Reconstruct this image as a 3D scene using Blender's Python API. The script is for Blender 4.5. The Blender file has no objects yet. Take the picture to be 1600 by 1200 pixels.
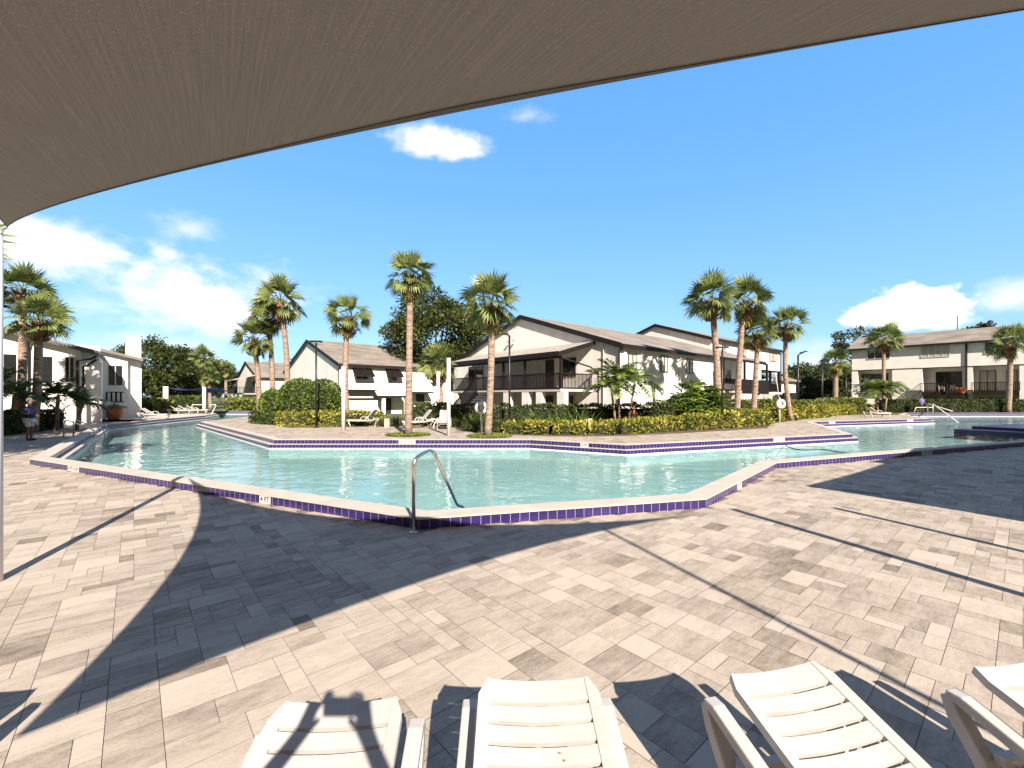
import bpy, math, random
from mathutils import Vector, Matrix
from mathutils.geometry import tessellate_polygon
C = bpy.context.scene.collection
PI = math.pi
CAMH, FPX, HZN = 1.9, 687.0, 619.0          # eye height, focal length and horizon read off the photograph (1600 px wide)
BANG = math.radians(40.7)                    # the estate's street grid: pavers, pool and buildings follow it
BX, BY = math.cos(BANG), math.sin(BANG)
SUN = Vector((-0.37, 1.0, -0.692))           # direction the sunlight travels
ZI = 0.15                                    # level of the raised pool terrace

def at(px, py, z=0.0):
    d = FPX * (CAMH - z) / (py - HZN)
    return ((px - 800) / FPX * d, d, z)
def atD(px, d, z=0.0):
    return ((px - 800) / FPX * d, d, z)
def zat(py, d):
    return CAMH - (py - HZN) / FPX * d

# ------------------------------------------------------------------ mesh helper
class MB:
    def __init__(s): s.v = []; s.f = []; s.m = []; s.uv = {}
    def face(s, pts, m=0, uv=None):
        n = len(s.v); s.v += [tuple(p) for p in pts]
        if uv: s.uv[len(s.f)] = uv
        s.f.append(tuple(range(n, n + len(pts)))); s.m.append(m)
    def box(s, x0, x1, y0, y1, z0, z1, m=0):
        n = len(s.v)
        s.v += [(x0,y0,z0),(x1,y0,z0),(x1,y1,z0),(x0,y1,z0),(x0,y0,z1),(x1,y0,z1),(x1,y1,z1),(x0,y1,z1)]
        for q in ((3,2,1,0),(4,5,6,7),(0,1,5,4),(1,2,6,5),(2,3,7,6),(3,0,4,7)):
            s.f.append(tuple(n + i for i in q)); s.m.append(m)
    def prism(s, poly, axis, a0, a1, m=0):
        """poly in the plane across axis ('x': (y,z), 'y': (x,z), 'z': (x,y)), extruded from a0 to a1"""
        def P(p, a):
            return (a, p[0], p[1]) if axis == 'x' else (p[0], a, p[1]) if axis == 'y' else (p[0], p[1], a)
        n = len(s.v); k = len(poly)
        s.v += [P(p, a0) for p in poly] + [P(p, a1) for p in poly]
        s.f.append(tuple(n + i for i in range(k))); s.m.append(m)
        s.f.append(tuple(n + k + i for i in reversed(range(k)))); s.m.append(m)
        for i in range(k):
            j = (i + 1) % k
            s.f.append((n + i, n + k + i, n + k + j, n + j)); s.m.append(m)
    def tube(s, path, r, n=10, m=0, cap=True):
        path = [Vector(p) for p in path]
        rs = r if isinstance(r, (list, tuple)) else [r] * len(path)
        rings = []; ref = None
        for i, p in enumerate(path):
            t = (path[min(i+1, len(path)-1)] - path[max(i-1, 0)]).normalized()
            if ref is None:
                ref = Vector((1,0,0)) if abs(t.x) < .8 else Vector((0,1,0))
            a = (ref - t * ref.dot(t)).normalized(); ref = a; b = t.cross(a)
            base = len(s.v)
            for k in range(n):
                w = 2*PI*k/n
                s.v.append(tuple(p + (a*math.cos(w) + b*math.sin(w)) * rs[i]))
            rings.append(base)
        for i in range(len(rings)-1):
            for k in range(n):
                j = (k+1) % n
                s.f.append((rings[i]+k, rings[i]+j, rings[i+1]+j, rings[i+1]+k)); s.m.append(m)
        if cap:
            s.f.append(tuple(rings[0]+k for k in reversed(range(n)))); s.m.append(m)
            s.f.append(tuple(rings[-1]+k for k in range(n))); s.m.append(m)
    def sweep(s, path, w, h, m=0):
        """rectangular bar along a path lying in the y-z plane: w across x, h across the path"""
        path = [Vector(p) for p in path]; rings = []
        for i, p in enumerate(path):
            t = (path[min(i+1, len(path)-1)] - path[max(i-1, 0)]).normalized()
            nrm = Vector((1,0,0)).cross(t).normalized()
            hh = h[i] if isinstance(h, (list, tuple)) else h
            base = len(s.v)
            for sx, sn in ((-1,-1),(1,-1),(1,1),(-1,1)):
                s.v.append(tuple(p + Vector((sx*w/2,0,0)) + nrm*sn*hh/2))
            rings.append(base)
        for i in range(len(rings)-1):
            for k in range(4):
                j = (k+1) % 4
                s.f.append((rings[i]+k, rings[i]+j, rings[i+1]+j, rings[i+1]+k)); s.m.append(m)
        s.f.append(tuple(rings[0]+k for k in (3,2,1,0))); s.m.append(m)
        s.f.append(tuple(rings[-1]+k for k in range(4))); s.m.append(m)
    def lathe(s, prof, n=24, c=(0,0), m=0):
        b = len(s.v)
        for r, z in prof:
            for k in range(n):
                s.v.append((c[0]+r*math.cos(2*PI*k/n), c[1]+r*math.sin(2*PI*k/n), z))
        for i in range(len(prof)-1):
            for k in range(n):
                j = (k+1) % n
                s.f.append((b+i*n+k, b+i*n+j, b+(i+1)*n+j, b+(i+1)*n+k)); s.m.append(m)
    def leaf(s, p, d, side, L, W, m=0):
        """one bent leaf (two triangles and a quad) from p along d"""
        n = len(s.v); mid = p + d * (L*.5)
        s.v += [tuple(p), tuple(mid + side*W*.5), tuple(p + d*L), tuple(mid - side*W*.5)]
        s.f.append((n, n+1, n+2, n+3)); s.m.append(m)
    def build(s, name, mats, parent=None, smooth=False, loc=None, bevel=0):
        me = bpy.data.meshes.new(name)
        me.from_pydata(s.v, [], s.f)
        for mt in (mats if isinstance(mats, (list, tuple)) else [mats]): me.materials.append(mt)
        if len(me.materials) > 1: me.polygons.foreach_set('material_index', s.m)
        if s.uv:
            ul = me.uv_layers.new(name='UVMap')
            for fi, uv in s.uv.items():
                for li, c in zip(me.polygons[fi].loop_indices, uv): ul.data[li].uv = c
        if smooth: me.polygons.foreach_set('use_smooth', [True]*len(me.polygons))
        me.update()
        o = bpy.data.objects.new(name, me); C.objects.link(o)
        if parent: o.parent = parent
        if loc: o.location = loc
        if bevel:
            b = o.modifiers.new('bevel', 'BEVEL'); b.width = bevel; b.segments = 2; b.limit_method = 'ANGLE'
        return o

def tag(o, label=None, cat=None, group=None, kind=None):
    if label: o['label'] = label
    if cat: o['category'] = cat
    if group: o['group'] = group
    if kind: o['kind'] = kind
    return o
def empty(name, loc, rz=0, label=None, cat=None, group=None):
    o = bpy.data.objects.new(name, None); C.objects.link(o)
    o.location = loc; o.rotation_euler = (0, 0, rz); o.empty_display_size = .2
    return tag(o, label, cat, group)
def copy_thing(root, loc, rz, label, group=None):
    r = root.copy(); C.objects.link(r); r.location = loc; r.rotation_euler = (0, 0, rz); r['label'] = label
    if group: r['group'] = group
    for ch in list(root.children):
        c = ch.copy(); C.objects.link(c); c.parent = r
        for g in list(ch.children):
            d = g.copy(); C.objects.link(d); d.parent = c
    return r

# ------------------------------------------------------------------ materials
def newmat(name):
    m = bpy.data.materials.new(name); m.use_nodes = True
    nt = m.node_tree; return m, nt, nt.nodes['Principled BSDF']
def N(nt, typ, **kw):
    n = nt.nodes.new(typ)
    for k, v in kw.items(): setattr(n, k, v)
    return n
def ramp(nt, stops):
    r = N(nt, 'ShaderNodeValToRGB'); e = r.color_ramp.elements
    while len(e) < len(stops): e.new(.5)
    for i, (p, c) in enumerate(stops): e[i].position = p; e[i].color = (*c, 1)
    return r
def mat(name, c, rough=.6, var=.15, scale=3.0, bump=0.0, bscale=60.0, metal=0.0, spec=.5, coords='Object', stretch=None):
    m, nt, b = newmat(name)
    b.inputs['Roughness'].default_value = rough; b.inputs['Metallic'].default_value = metal
    b.inputs['Specular IOR Level'].default_value = spec
    tc = N(nt, 'ShaderNodeTexCoord'); src = tc.outputs[coords]
    if stretch:
        mp = N(nt, 'ShaderNodeMapping'); mp.inputs['Scale'].default_value = stretch
        nt.links.new(src, mp.inputs['Vector']); src = mp.outputs['Vector']
    nz = N(nt, 'ShaderNodeTexNoise'); nz.inputs['Scale'].default_value = scale; nz.inputs['Detail'].default_value = 6
    nt.links.new(src, nz.inputs['Vector'])
    lo = tuple(max(0, x*(1-var)) for x in c); hi = tuple(min(1, x*(1+var)) for x in c)
    r = ramp(nt, [(.3, lo), (.7, hi)])
    nt.links.new(nz.outputs['Fac'], r.inputs['Fac']); nt.links.new(r.outputs['Color'], b.inputs['Base Color'])
    if bump:
        n2 = N(nt, 'ShaderNodeTexNoise'); n2.inputs['Scale'].default_value = bscale; n2.inputs['Detail'].default_value = 4
        nt.links.new(src, n2.inputs['Vector'])
        bp = N(nt, 'ShaderNodeBump'); bp.inputs['Strength'].default_value = bump; bp.inputs['Distance'].default_value = .02
        nt.links.new(n2.outputs['Fac'], bp.inputs['Height']); nt.links.new(bp.outputs['Normal'], b.inputs['Normal'])
    return m
def foliage(name, stops, trans=.3, rough=.55, spec=.3):
    m, nt, b = newmat(name)
    g = N(nt, 'ShaderNodeNewGeometry')
    tc = N(nt, 'ShaderNodeTexCoord'); nz = N(nt, 'ShaderNodeTexNoise'); nz.inputs['Scale'].default_value = 1.1; nz.inputs['Detail'].default_value = 2
    nt.links.new(tc.outputs['Object'], nz.inputs['Vector'])
    mx = N(nt, 'ShaderNodeMath', operation='MULTIPLY_ADD'); mx.inputs[1].default_value = .6
    nt.links.new(g.outputs['Random Per Island'], mx.inputs[0])
    m2 = N(nt, 'ShaderNodeMath', operation='MULTIPLY_ADD'); m2.inputs[1].default_value = 1.2; m2.inputs[2].default_value = -.4
    nt.links.new(nz.outputs['Fac'], m2.inputs[0]); nt.links.new(m2.outputs[0], mx.inputs[2])
    r = ramp(nt, stops)
    nt.links.new(mx.outputs[0], r.inputs['Fac']); nt.links.new(r.outputs['Color'], b.inputs['Base Color'])
    b.inputs['Roughness'].default_value = rough; b.inputs['Specular IOR Level'].default_value = spec
    t = N(nt, 'ShaderNodeBsdfTranslucent'); nt.links.new(r.outputs['Color'], t.inputs['Color'])
    ms = N(nt, 'ShaderNodeMixShader'); ms.inputs[0].default_value = trans
    nt.links.new(b.outputs[0], ms.inputs[1]); nt.links.new(t.outputs[0], ms.inputs[2])
    nt.links.new(ms.outputs[0], nt.nodes['Material Output'].inputs['Surface'])
    return m

M = {}
M['stucco'] = mat('white_stucco', (.76,.745,.72), .85, .10, .9, .4, 45, stretch=(1.6,1.6,.35))
M['stucco_warm'] = mat('cream_stucco', (.76,.735,.70), .85, .08, 1.2, .35, 45)
M['trim'] = mat('dark_brown_trim', (.014,.010,.010), .6, .2, spec=.25)
M['dark_wood'] = mat('dark_stained_wood', (.010,.007,.006), .65, .3, 8, spec=.25)
M['black_metal'] = mat('black_metal', (.012,.012,.013), .4, .2)
M['glass'] = mat('dark_window_glass', (.018,.02,.022), .04, .2, spec=.8)
M['glass_curtain'] = mat('curtained_window_glass', (.42,.40,.36), .12, .12, 6, stretch=(8,8,.2), spec=.7)
M['frame_white'] = mat('white_frame_paint', (.58,.56,.54), .5, .06)
M['frame_dark'] = mat('bronze_frame_paint', (.05,.045,.04), .45, .1)
M['door'] = mat('dark_door_paint', (.025,.024,.026), .5, .2)
M['inside'] = mat('balcony_wall_paint', (.52,.49,.45), .85, .08)
M['post_white'] = mat('white_powder_coat', (.62,.61,.61), .4, .04)
M['lounger'] = mat('white_resin', (.45,.43,.41), .38, .10, 7, .08, 90)
M['steel'] = mat('brushed_steel', (.74,.69,.62), .2, .08, 20, metal=1)
M['white_rail'] = mat('white_rail_paint', (.75,.74,.71), .4, .05)
M['coping'] = mat('cream_coping', (.47,.43,.378), .75, .10, 2.5, .25, 120)
M['plaster'] = mat('pool_plaster', (.41,.505,.50), .8, .08, .8)
M['waterline'] = mat('white_waterline_grout', (.72,.72,.70), .6, .05)
M['terracotta'] = mat('terracotta', (.42,.13,.035), .55, .18, 6)
M['marker'] = mat('white_marker_tile', (.55,.54,.52), .25, .03)
M['ink'] = mat('black_marker_lettering', (.012,.012,.012), .5, .1)
M['bark'] = mat('oak_bark', (.09,.07,.055), .9, .35, 6, .6, 20)
M['mulch'] = mat('mulch_soil', (.10,.075,.045), .95, .4, 9, .6, 50)
M['lawn'] = mat('lawn_soil', (.085,.11,.035), .95, .35, 2.5, .6, 60)
M['subbase'] = mat('paver_joint_sand', (.16,.14,.12), .95, .25, 30)
M['grass'] = foliage('grass_blades', [(.2,(.12,.17,.03)),(.55,(.20,.24,.05)),(.9,(.32,.33,.09))])
M['palm'] = foliage('fan_palm_leaf', [(.15,(.075,.11,.034)),(.5,(.155,.20,.06)),(.9,(.29,.325,.115))], .25, .42, .5)
M['palm_dead'] = foliage('dead_palm_frond', [(.2,(.30,.21,.07)),(.6,(.32,.34,.07)),(.9,(.36,.36,.12))], .3)
M['boots'] = foliage('palm_boot_stubs', [(.15,(.13,.065,.035)),(.5,(.24,.125,.065)),(.9,(.38,.24,.14))], .0, .8)
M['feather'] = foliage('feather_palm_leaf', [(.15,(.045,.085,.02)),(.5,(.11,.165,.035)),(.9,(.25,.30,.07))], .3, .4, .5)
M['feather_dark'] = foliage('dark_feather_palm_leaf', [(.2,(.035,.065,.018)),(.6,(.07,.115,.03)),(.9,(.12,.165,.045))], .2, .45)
M['oak'] = foliage('oak_leaves', [(.15,(.016,.028,.008)),(.5,(.045,.065,.016)),(.92,(.12,.135,.035))], .2)
M['bush'] = foliage('clipped_bush_leaves', [(.15,(.035,.072,.013)),(.5,(.10,.16,.028)),(.92,(.21,.275,.055))], .25)
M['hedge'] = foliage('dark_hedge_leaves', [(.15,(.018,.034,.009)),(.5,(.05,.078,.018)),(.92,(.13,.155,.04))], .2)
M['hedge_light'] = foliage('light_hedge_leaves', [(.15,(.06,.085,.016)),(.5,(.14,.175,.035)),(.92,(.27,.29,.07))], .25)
M['croton'] = foliage('yellow_croton_leaves', [(.08,(.05,.075,.012)),(.42,(.17,.19,.026)),(.72,(.38,.34,.05)),(.98,(.60,.53,.15))], .2)
M['philo'] = foliage('split_leaf_philodendron', [(.15,(.045,.095,.016)),(.5,(.12,.20,.035)),(.9,(.30,.38,.06))], .3, .3, .6)
M['strap'] = foliage('strap_leaf', [(.15,(.04,.075,.015)),(.5,(.10,.155,.03)),(.9,(.22,.27,.07))], .25, .35)
M['fountain'] = foliage('fountain_grass_blades', [(.15,(.06,.085,.02)),(.5,(.12,.14,.035)),(.9,(.22,.22,.07))], .3)
M['red_leaf'] = foliage('red_cordyline_leaf', [(.2,(.16,.045,.02)),(.6,(.30,.09,.035)),(.9,(.42,.17,.07))], .3)
M['shingle_pale'] = mat('pale_porch_shingles', (.34,.315,.28), .95, .18, 2.5, .3, 30)
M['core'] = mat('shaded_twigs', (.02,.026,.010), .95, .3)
M['skin'] = mat('dark_skin', (.20,.11,.075), .55, .08, 12)
M['skin_light'] = mat('light_skin', (.48,.30,.22), .55, .08, 12)
M['navy_shirt'] = mat('navy_shirt', (.014,.018,.085), .85, .2, 14)
M['white_shorts'] = mat('white_shorts', (.70,.66,.62), .85, .08, 14)
M['grey_cap'] = mat('grey_cap', (.24,.235,.23), .85, .1, 14)
M['dark_shoes'] = mat('dark_shoes', (.03,.026,.024), .6, .2)
M['purple_shirt'] = mat('purple_shirt', (.13,.11,.36), .85, .15, 14)
M['dark_shorts'] = mat('dark_shorts', (.03,.03,.07), .85, .15, 14)
M['hair'] = mat('dark_hair', (.02,.016,.013), .7, .3, 20)
M['phone'] = mat('phone_case', (.02,.02,.022), .3, .1)
M['navy_sail'] = mat('navy_canvas', (.02,.03,.16), .85, .15)
M['grey_unit'] = mat('grey_utility_metal', (.06,.058,.055), .6, .15)
M['pedestal'] = mat('beige_pedestal', (.45,.38,.31), .7, .1)
M['lamp_lens'] = mat('lamp_lens', (.5,.5,.48), .2, .05)
M['dark_tile'] = mat('dark_indigo_tile', (.022,.017,.07), .35, .25, 8)
M['floor_int'] = mat('balcony_floor', (.30,.28,.25), .9, .1)

# palm trunk: pale ringed bark
m, nt, b = newmat('palm_trunk_bark'); M['palm_trunk'] = m
tc = N(nt,'ShaderNodeTexCoord'); mp = N(nt,'ShaderNodeMapping'); mp.inputs['Scale'].default_value = (2.2,2.2,9)
nt.links.new(tc.outputs['Object'], mp.inputs['Vector'])
nz = N(nt,'ShaderNodeTexNoise'); nz.inputs['Scale'].default_value = 1.6; nz.inputs['Detail'].default_value = 7; nt.links.new(mp.outputs[0], nz.inputs['Vector'])
r = ramp(nt, [(.28,(.12,.08,.06)),(.5,(.27,.195,.15)),(.75,(.38,.295,.235))]); nt.links.new(nz.outputs['Fac'], r.inputs['Fac'])
nt.links.new(r.outputs[0], b.inputs['Base Color']); b.inputs['Roughness'].default_value = .9
bp = N(nt,'ShaderNodeBump'); bp.inputs['Strength'].default_value = .9; bp.inputs['Distance'].default_value = .06
nt.links.new(nz.outputs['Fac'], bp.inputs['Height']); nt.links.new(bp.outputs[0], b.inputs['Normal'])

# asphalt shingles: courses by height, patchy weathering
m, nt, b = newmat('weathered_shingles'); M['shingle'] = m
tc = N(nt,'ShaderNodeTexCoord'); mp = N(nt,'ShaderNodeMapping'); mp.inputs['Scale'].default_value = (1.0,1.0,4.5)
nt.links.new(tc.outputs['Object'], mp.inputs['Vector'])
nz = N(nt,'ShaderNodeTexNoise'); nz.inputs['Scale'].default_value = .45; nz.inputs['Detail'].default_value = 8; nz.inputs['Roughness'].default_value = .65
nt.links.new(mp.outputs[0], nz.inputs['Vector'])
br = N(nt,'ShaderNodeTexNoise'); br.inputs['Scale'].default_value = 9; br.inputs['Detail'].default_value = 4; nt.links.new(mp.outputs[0], br.inputs['Vector'])
ad = N(nt,'ShaderNodeMath', operation='MULTIPLY_ADD'); ad.inputs[1].default_value = .45; nt.links.new(br.outputs['Fac'], ad.inputs[0]); nt.links.new(nz.outputs['Fac'], ad.inputs[2])
r = ramp(nt, [(.45,(.11,.096,.081)),(.72,(.20,.177,.15)),(.95,(.31,.278,.238))]); nt.links.new(ad.outputs[0], r.inputs['Fac'])
nt.links.new(r.outputs[0], b.inputs['Base Color']); b.inputs['Roughness'].default_value = .95

# indigo tiles with white grout, UV in tiles
m, nt, b = newmat('indigo_pool_tile'); M['tile'] = m
uvn = N(nt,'ShaderNodeUVMap'); bk = N(nt,'ShaderNodeTexBrick', offset=0.0, squash=1.0)
bk.inputs['Scale'].default_value = 1; bk.inputs['Brick Width'].default_value = 1; bk.inputs['Row Height'].default_value = 1
bk.inputs['Mortar Size'].default_value = .026; bk.inputs['Mortar Smooth'].default_value = .2
bk.inputs['Color1'].default_value = (.024,.016,.088,1); bk.inputs['Color2'].default_value = (.037,.023,.128,1); bk.inputs['Mortar'].default_value = (.30,.27,.30,1)
nt.links.new(uvn.outputs[0], bk.inputs['Vector']); nt.links.new(bk.outputs['Color'], b.inputs['Base Color'])
rr = N(nt,'ShaderNodeMath', operation='MULTIPLY_ADD'); rr.inputs[1].default_value = .5; rr.inputs[2].default_value = .22
nt.links.new(bk.outputs['Fac'], rr.inputs[0]); nt.links.new(rr.outputs[0], b.inputs['Roughness'])
nz = N(nt,'ShaderNodeTexNoise'); nz.inputs['Scale'].default_value = 2.2; nt.links.new(uvn.outputs[0], nz.inputs['Vector'])
bp = N(nt,'ShaderNodeBump'); bp.inputs['Strength'].default_value = .12; bp.inputs['Distance'].default_value = .02
nt.links.new(nz.outputs['Fac'], bp.inputs['Height']); nt.links.new(bp.outputs[0], b.inputs['Normal'])

# pavers: every stone has its own tone (face attribute) and streaks along its length
m, nt, b = newmat('concrete_pavers'); M['paver'] = m
atn = N(nt,'ShaderNodeAttribute', attribute_name='tone')
tc = N(nt,'ShaderNodeTexCoord')
mp = N(nt,'ShaderNodeMapping'); mp.inputs['Rotation'].default_value = (0,0,-BANG); nt.links.new(tc.outputs['Object'], mp.inputs['Vector'])
mq = N(nt,'ShaderNodeMapping'); mq.inputs['Scale'].default_value = (3.0,8.5,1); nt.links.new(mp.outputs[0], mq.inputs['Vector'])
vo = N(nt,'ShaderNodeVectorMath', operation='ADD')
tz = N(nt,'ShaderNodeCombineXYZ'); ml = N(nt,'ShaderNodeMath', operation='MULTIPLY'); ml.inputs[1].default_value = 40
nt.links.new(atn.outputs['Fac'], ml.inputs[0]); nt.links.new(ml.outputs[0], tz.inputs['Z']); nt.links.new(mq.outputs[0], vo.inputs[0]); nt.links.new(tz.outputs[0], vo.inputs[1])
n1 = N(nt,'ShaderNodeTexNoise'); n1.inputs['Scale'].default_value = .8; n1.inputs['Detail'].default_value = 5; nt.links.new(vo.outputs[0], n1.inputs['Vector'])
n2 = N(nt,'ShaderNodeTexNoise'); n2.inputs['Scale'].default_value = 55; n2.inputs['Detail'].default_value = 3; nt.links.new(tc.outputs['Object'], n2.inputs['Vector'])
n3 = N(nt,'ShaderNodeTexNoise'); n3.inputs['Scale'].default_value = .35; n3.inputs['Detail'].default_value = 3; nt.links.new(tc.outputs['Object'], n3.inputs['Vector'])
def madd(a, k, c):
    q = N(nt,'ShaderNodeMath', operation='MULTIPLY_ADD'); nt.links.new(a, q.inputs[0]); q.inputs[1].default_value = k
    if isinstance(c, float): q.inputs[2].default_value = c
    else: nt.links.new(c, q.inputs[2])
    return q.outputs[0]
s1 = madd(atn.outputs['Fac'], .78, -.44); s2 = madd(n1.outputs['Fac'], .80, s1); s3 = madd(n2.outputs['Fac'], .34, madd(s2, 1.0, -.06)); s4 = madd(n3.outputs['Fac'], .40, madd(s3, 1.0, -.07))
n4 = N(nt,'ShaderNodeTexNoise'); n4.inputs['Scale'].default_value = 9; n4.inputs['Detail'].default_value = 8; n4.inputs['Roughness'].default_value = .7; nt.links.new(vo.outputs[0], n4.inputs['Vector'])
n4.inputs['Scale'].default_value = 3.2; s4 = madd(n4.outputs['Fac'], .55, madd(s4, 1.0, -.28))
r = ramp(nt, [(.06,(.130,.106,.083)),(.36,(.268,.226,.182)),(.62,(.378,.326,.268)),(.92,(.460,.403,.338))]); nt.links.new(s4, r.inputs['Fac'])
nt.links.new(r.outputs[0], b.inputs['Base Color']); b.inputs['Roughness'].default_value = .82; b.inputs['Specular IOR Level'].default_value = .35
bp = N(nt,'ShaderNodeBump'); bp.inputs['Strength'].default_value = .25; bp.inputs['Distance'].default_value = .006
nt.links.new(n2.outputs['Fac'], bp.inputs['Height']); nt.links.new(bp.outputs[0], b.inputs['Normal'])

# water: clear tinted surface with ripples, reflecting by Fresnel
m, nt, b = newmat('pool_water_surface'); M['water'] = m
nt.nodes.remove(b)
tc = N(nt,'ShaderNodeTexCoord'); mp = N(nt,'ShaderNodeMapping'); mp.inputs['Scale'].default_value = (.8,1.15,1); mp.inputs['Rotation'].default_value = (0,0,.35)
nt.links.new(tc.outputs['Object'], mp.inputs['Vector'])
w1 = N(nt,'ShaderNodeTexNoise'); w1.inputs['Scale'].default_value = 1.7; w1.inputs['Detail'].default_value = 2.5; w1.inputs['Distortion'].default_value = .6
nt.links.new(mp.outputs[0], w1.inputs['Vector'])
bp = N(nt,'ShaderNodeBump'); bp.inputs['Strength'].default_value = .30; bp.inputs['Distance'].default_value = .09; nt.links.new(w1.outputs['Fac'], bp.inputs['Height'])
gm = N(nt,'ShaderNodeNewGeometry'); io = N(nt,'ShaderNodeMapRange'); io.inputs['To Min'].default_value = 1.33; io.inputs['To Max'].default_value = 1/1.33
nt.links.new(gm.outputs['Backfacing'], io.inputs['Value'])            # light crosses the thin surface alike from both sides
fr = N(nt,'ShaderNodeFresnel'); nt.links.new(io.outputs[0], fr.inputs['IOR']); nt.links.new(bp.outputs[0], fr.inputs['Normal'])
gl = N(nt,'ShaderNodeBsdfGlossy'); gl.inputs['Roughness'].default_value = .02; nt.links.new(bp.outputs[0], gl.inputs['Normal'])
tr = N(nt,'ShaderNodeBsdfTransparent'); tr.inputs['Color'].default_value = (.745,.92,.92,1)
ms = N(nt,'ShaderNodeMixShader'); nt.links.new(fr.outputs[0], ms.inputs[0]); nt.links.new(tr.outputs[0], ms.inputs[1]); nt.links.new(gl.outputs[0], ms.inputs[2])
nt.links.new(ms.outputs[0], nt.nodes['Material Output'].inputs['Surface'])

# knitted shade cloth: UV streaks, a little light comes through
m, nt, b = newmat('taupe_shade_cloth'); M['cloth'] = m
uvn = N(nt,'ShaderNodeUVMap'); mp = N(nt,'ShaderNodeMapping'); mp.inputs['Scale'].default_value = (105,1.6,1); nt.links.new(uvn.outputs[0], mp.inputs['Vector'])
n1 = N(nt,'ShaderNodeTexNoise'); n1.inputs['Scale'].default_value = 1; n1.inputs['Detail'].default_value = 6; n1.inputs['Roughness'].default_value = .7; nt.links.new(mp.outputs[0], n1.inputs['Vector'])
r = ramp(nt, [(.25,(.082,.078,.072)),(.5,(.112,.106,.099)),(.75,(.165,.156,.146))]); nt.links.new(n1.outputs['Fac'], r.inputs['Fac'])
nt.links.new(r.outputs[0], b.inputs['Base Color']); b.inputs['Roughness'].default_value = .8; b.inputs['Specular IOR Level'].default_value = .2
m2 = N(nt,'ShaderNodeMapping'); m2.inputs['Scale'].default_value = (300,90,1); nt.links.new(uvn.outputs[0], m2.inputs['Vector'])
n2 = N(nt,'ShaderNodeTexNoise'); n2.inputs['Scale'].default_value = 1; n2.inputs['Detail'].default_value = 2; nt.links.new(m2.outputs[0], n2.inputs['Vector'])
mr = N(nt,'ShaderNodeMapRange'); mr.inputs['From Min'].default_value = .62; mr.inputs['From Max'].default_value = .76; mr.inputs['To Min'].default_value = .04; mr.inputs['To Max'].default_value = .22
nt.links.new(n2.outputs['Fac'], mr.inputs['Value'])
t = N(nt,'ShaderNodeBsdfTranslucent'); t.inputs['Color'].default_value = (.55,.46,.36,1)
ms = N(nt,'ShaderNodeMixShader'); nt.links.new(mr.outputs[0], ms.inputs[0]); nt.links.new(b.outputs[0], ms.inputs[1]); nt.links.new(t.outputs[0], ms.inputs[2])
nt.links.new(ms.outputs[0], nt.nodes['Material Output'].inputs['Surface'])

# ------------------------------------------------------------------ camera, sun, sky
cam = bpy.data.cameras.new('camera'); cam.sensor_width = 36; cam.lens = FPX/1600*36
cam.shift_y = 19/1600; cam.clip_start = .05; cam.clip_end = 3000
co = bpy.data.objects.new('camera', cam); C.objects.link(co); co.location = (0,0,CAMH); co.rotation_euler = (PI/2,0,0)
sc = bpy.context.scene; sc.camera = co
sl = bpy.data.lights.new('sun', 'SUN'); sl.energy = 5.0; sl.angle = math.radians(.5); sl.color = (1,.875,.745)
so = bpy.data.objects.new('sun', sl); C.objects.link(so); so.rotation_euler = SUN.to_track_quat('-Z','Y').to_euler(); so.location = (10,-20,20)
sc.view_settings.view_transform = 'Standard'; sc.view_settings.look = 'None'; sc.view_settings.exposure = 1.22; sc.view_settings.gamma = 1
sc.cycles.use_denoising = True; sc.cycles.max_bounces = 8; sc.cycles.transparent_max_bounces = 12
sc.cycles.caustics_reflective = False; sc.cycles.caustics_refractive = False; sc.cycles.sample_clamp_indirect = 8

w = bpy.data.worlds.new('World'); sc.world = w; w.use_nodes = True; nt = w.node_tree
bg = nt.nodes['Background']; bg.inputs['Strength'].default_value = .15
sky = N(nt,'ShaderNodeTexSky', sky_type='NISHITA', sun_disc=False)
sky.sun_elevation = math.radians(33); sky.sun_rotation = math.atan2(.37,-1); sky.air_density = 1.0; sky.dust_density = .6; sky.ozone_density = 1.6
hs = N(nt,'ShaderNodeHueSaturation'); hs.inputs['Saturation'].default_value = 1.22; hs.inputs['Value'].default_value = .8; nt.links.new(sky.outputs[0], hs.inputs['Color'])
tc = N(nt,'ShaderNodeTexCoord'); sp = N(nt,'ShaderNodeSeparateXYZ'); nt.links.new(tc.outputs['Generated'], sp.inputs[0])
def mth(op, a, b=None, c=None, clamp=False):
    q = N(nt,'ShaderNodeMath', operation=op, use_clamp=clamp)
    for i, x in enumerate((a, b, c)):
        if x is None: continue
        if isinstance(x, (int, float)): q.inputs[i].default_value = x
        else: nt.links.new(x, q.inputs[i])
    return q.outputs[0]
az = mth('ARCTAN2', sp.outputs['X'], sp.outputs['Y']); el = mth('ARCSINE', sp.outputs['Z'])
vm = N(nt,'ShaderNodeMapping'); vm.inputs['Scale'].default_value = (1,1,1.7); nt.links.new(tc.outputs['Generated'], vm.inputs['Vector'])
c1 = N(nt,'ShaderNodeTexNoise'); c1.inputs['Scale'].default_value = 9; c1.inputs['Detail'].default_value = 9; c1.inputs['Roughness'].default_value = .58; nt.links.new(vm.outputs[0], c1.inputs['Vector'])
c2 = N(nt,'ShaderNodeTexNoise'); c2.inputs['Scale'].default_value = 30; c2.inputs['Detail'].default_value = 6; nt.links.new(vm.outputs[0], c2.inputs['Vector'])
nzv = mth('MULTIPLY_ADD', c1.outputs['Fac'], 1.5, mth('MULTIPLY_ADD', c2.outputs['Fac'], .65, -1.02))
total = None
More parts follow.
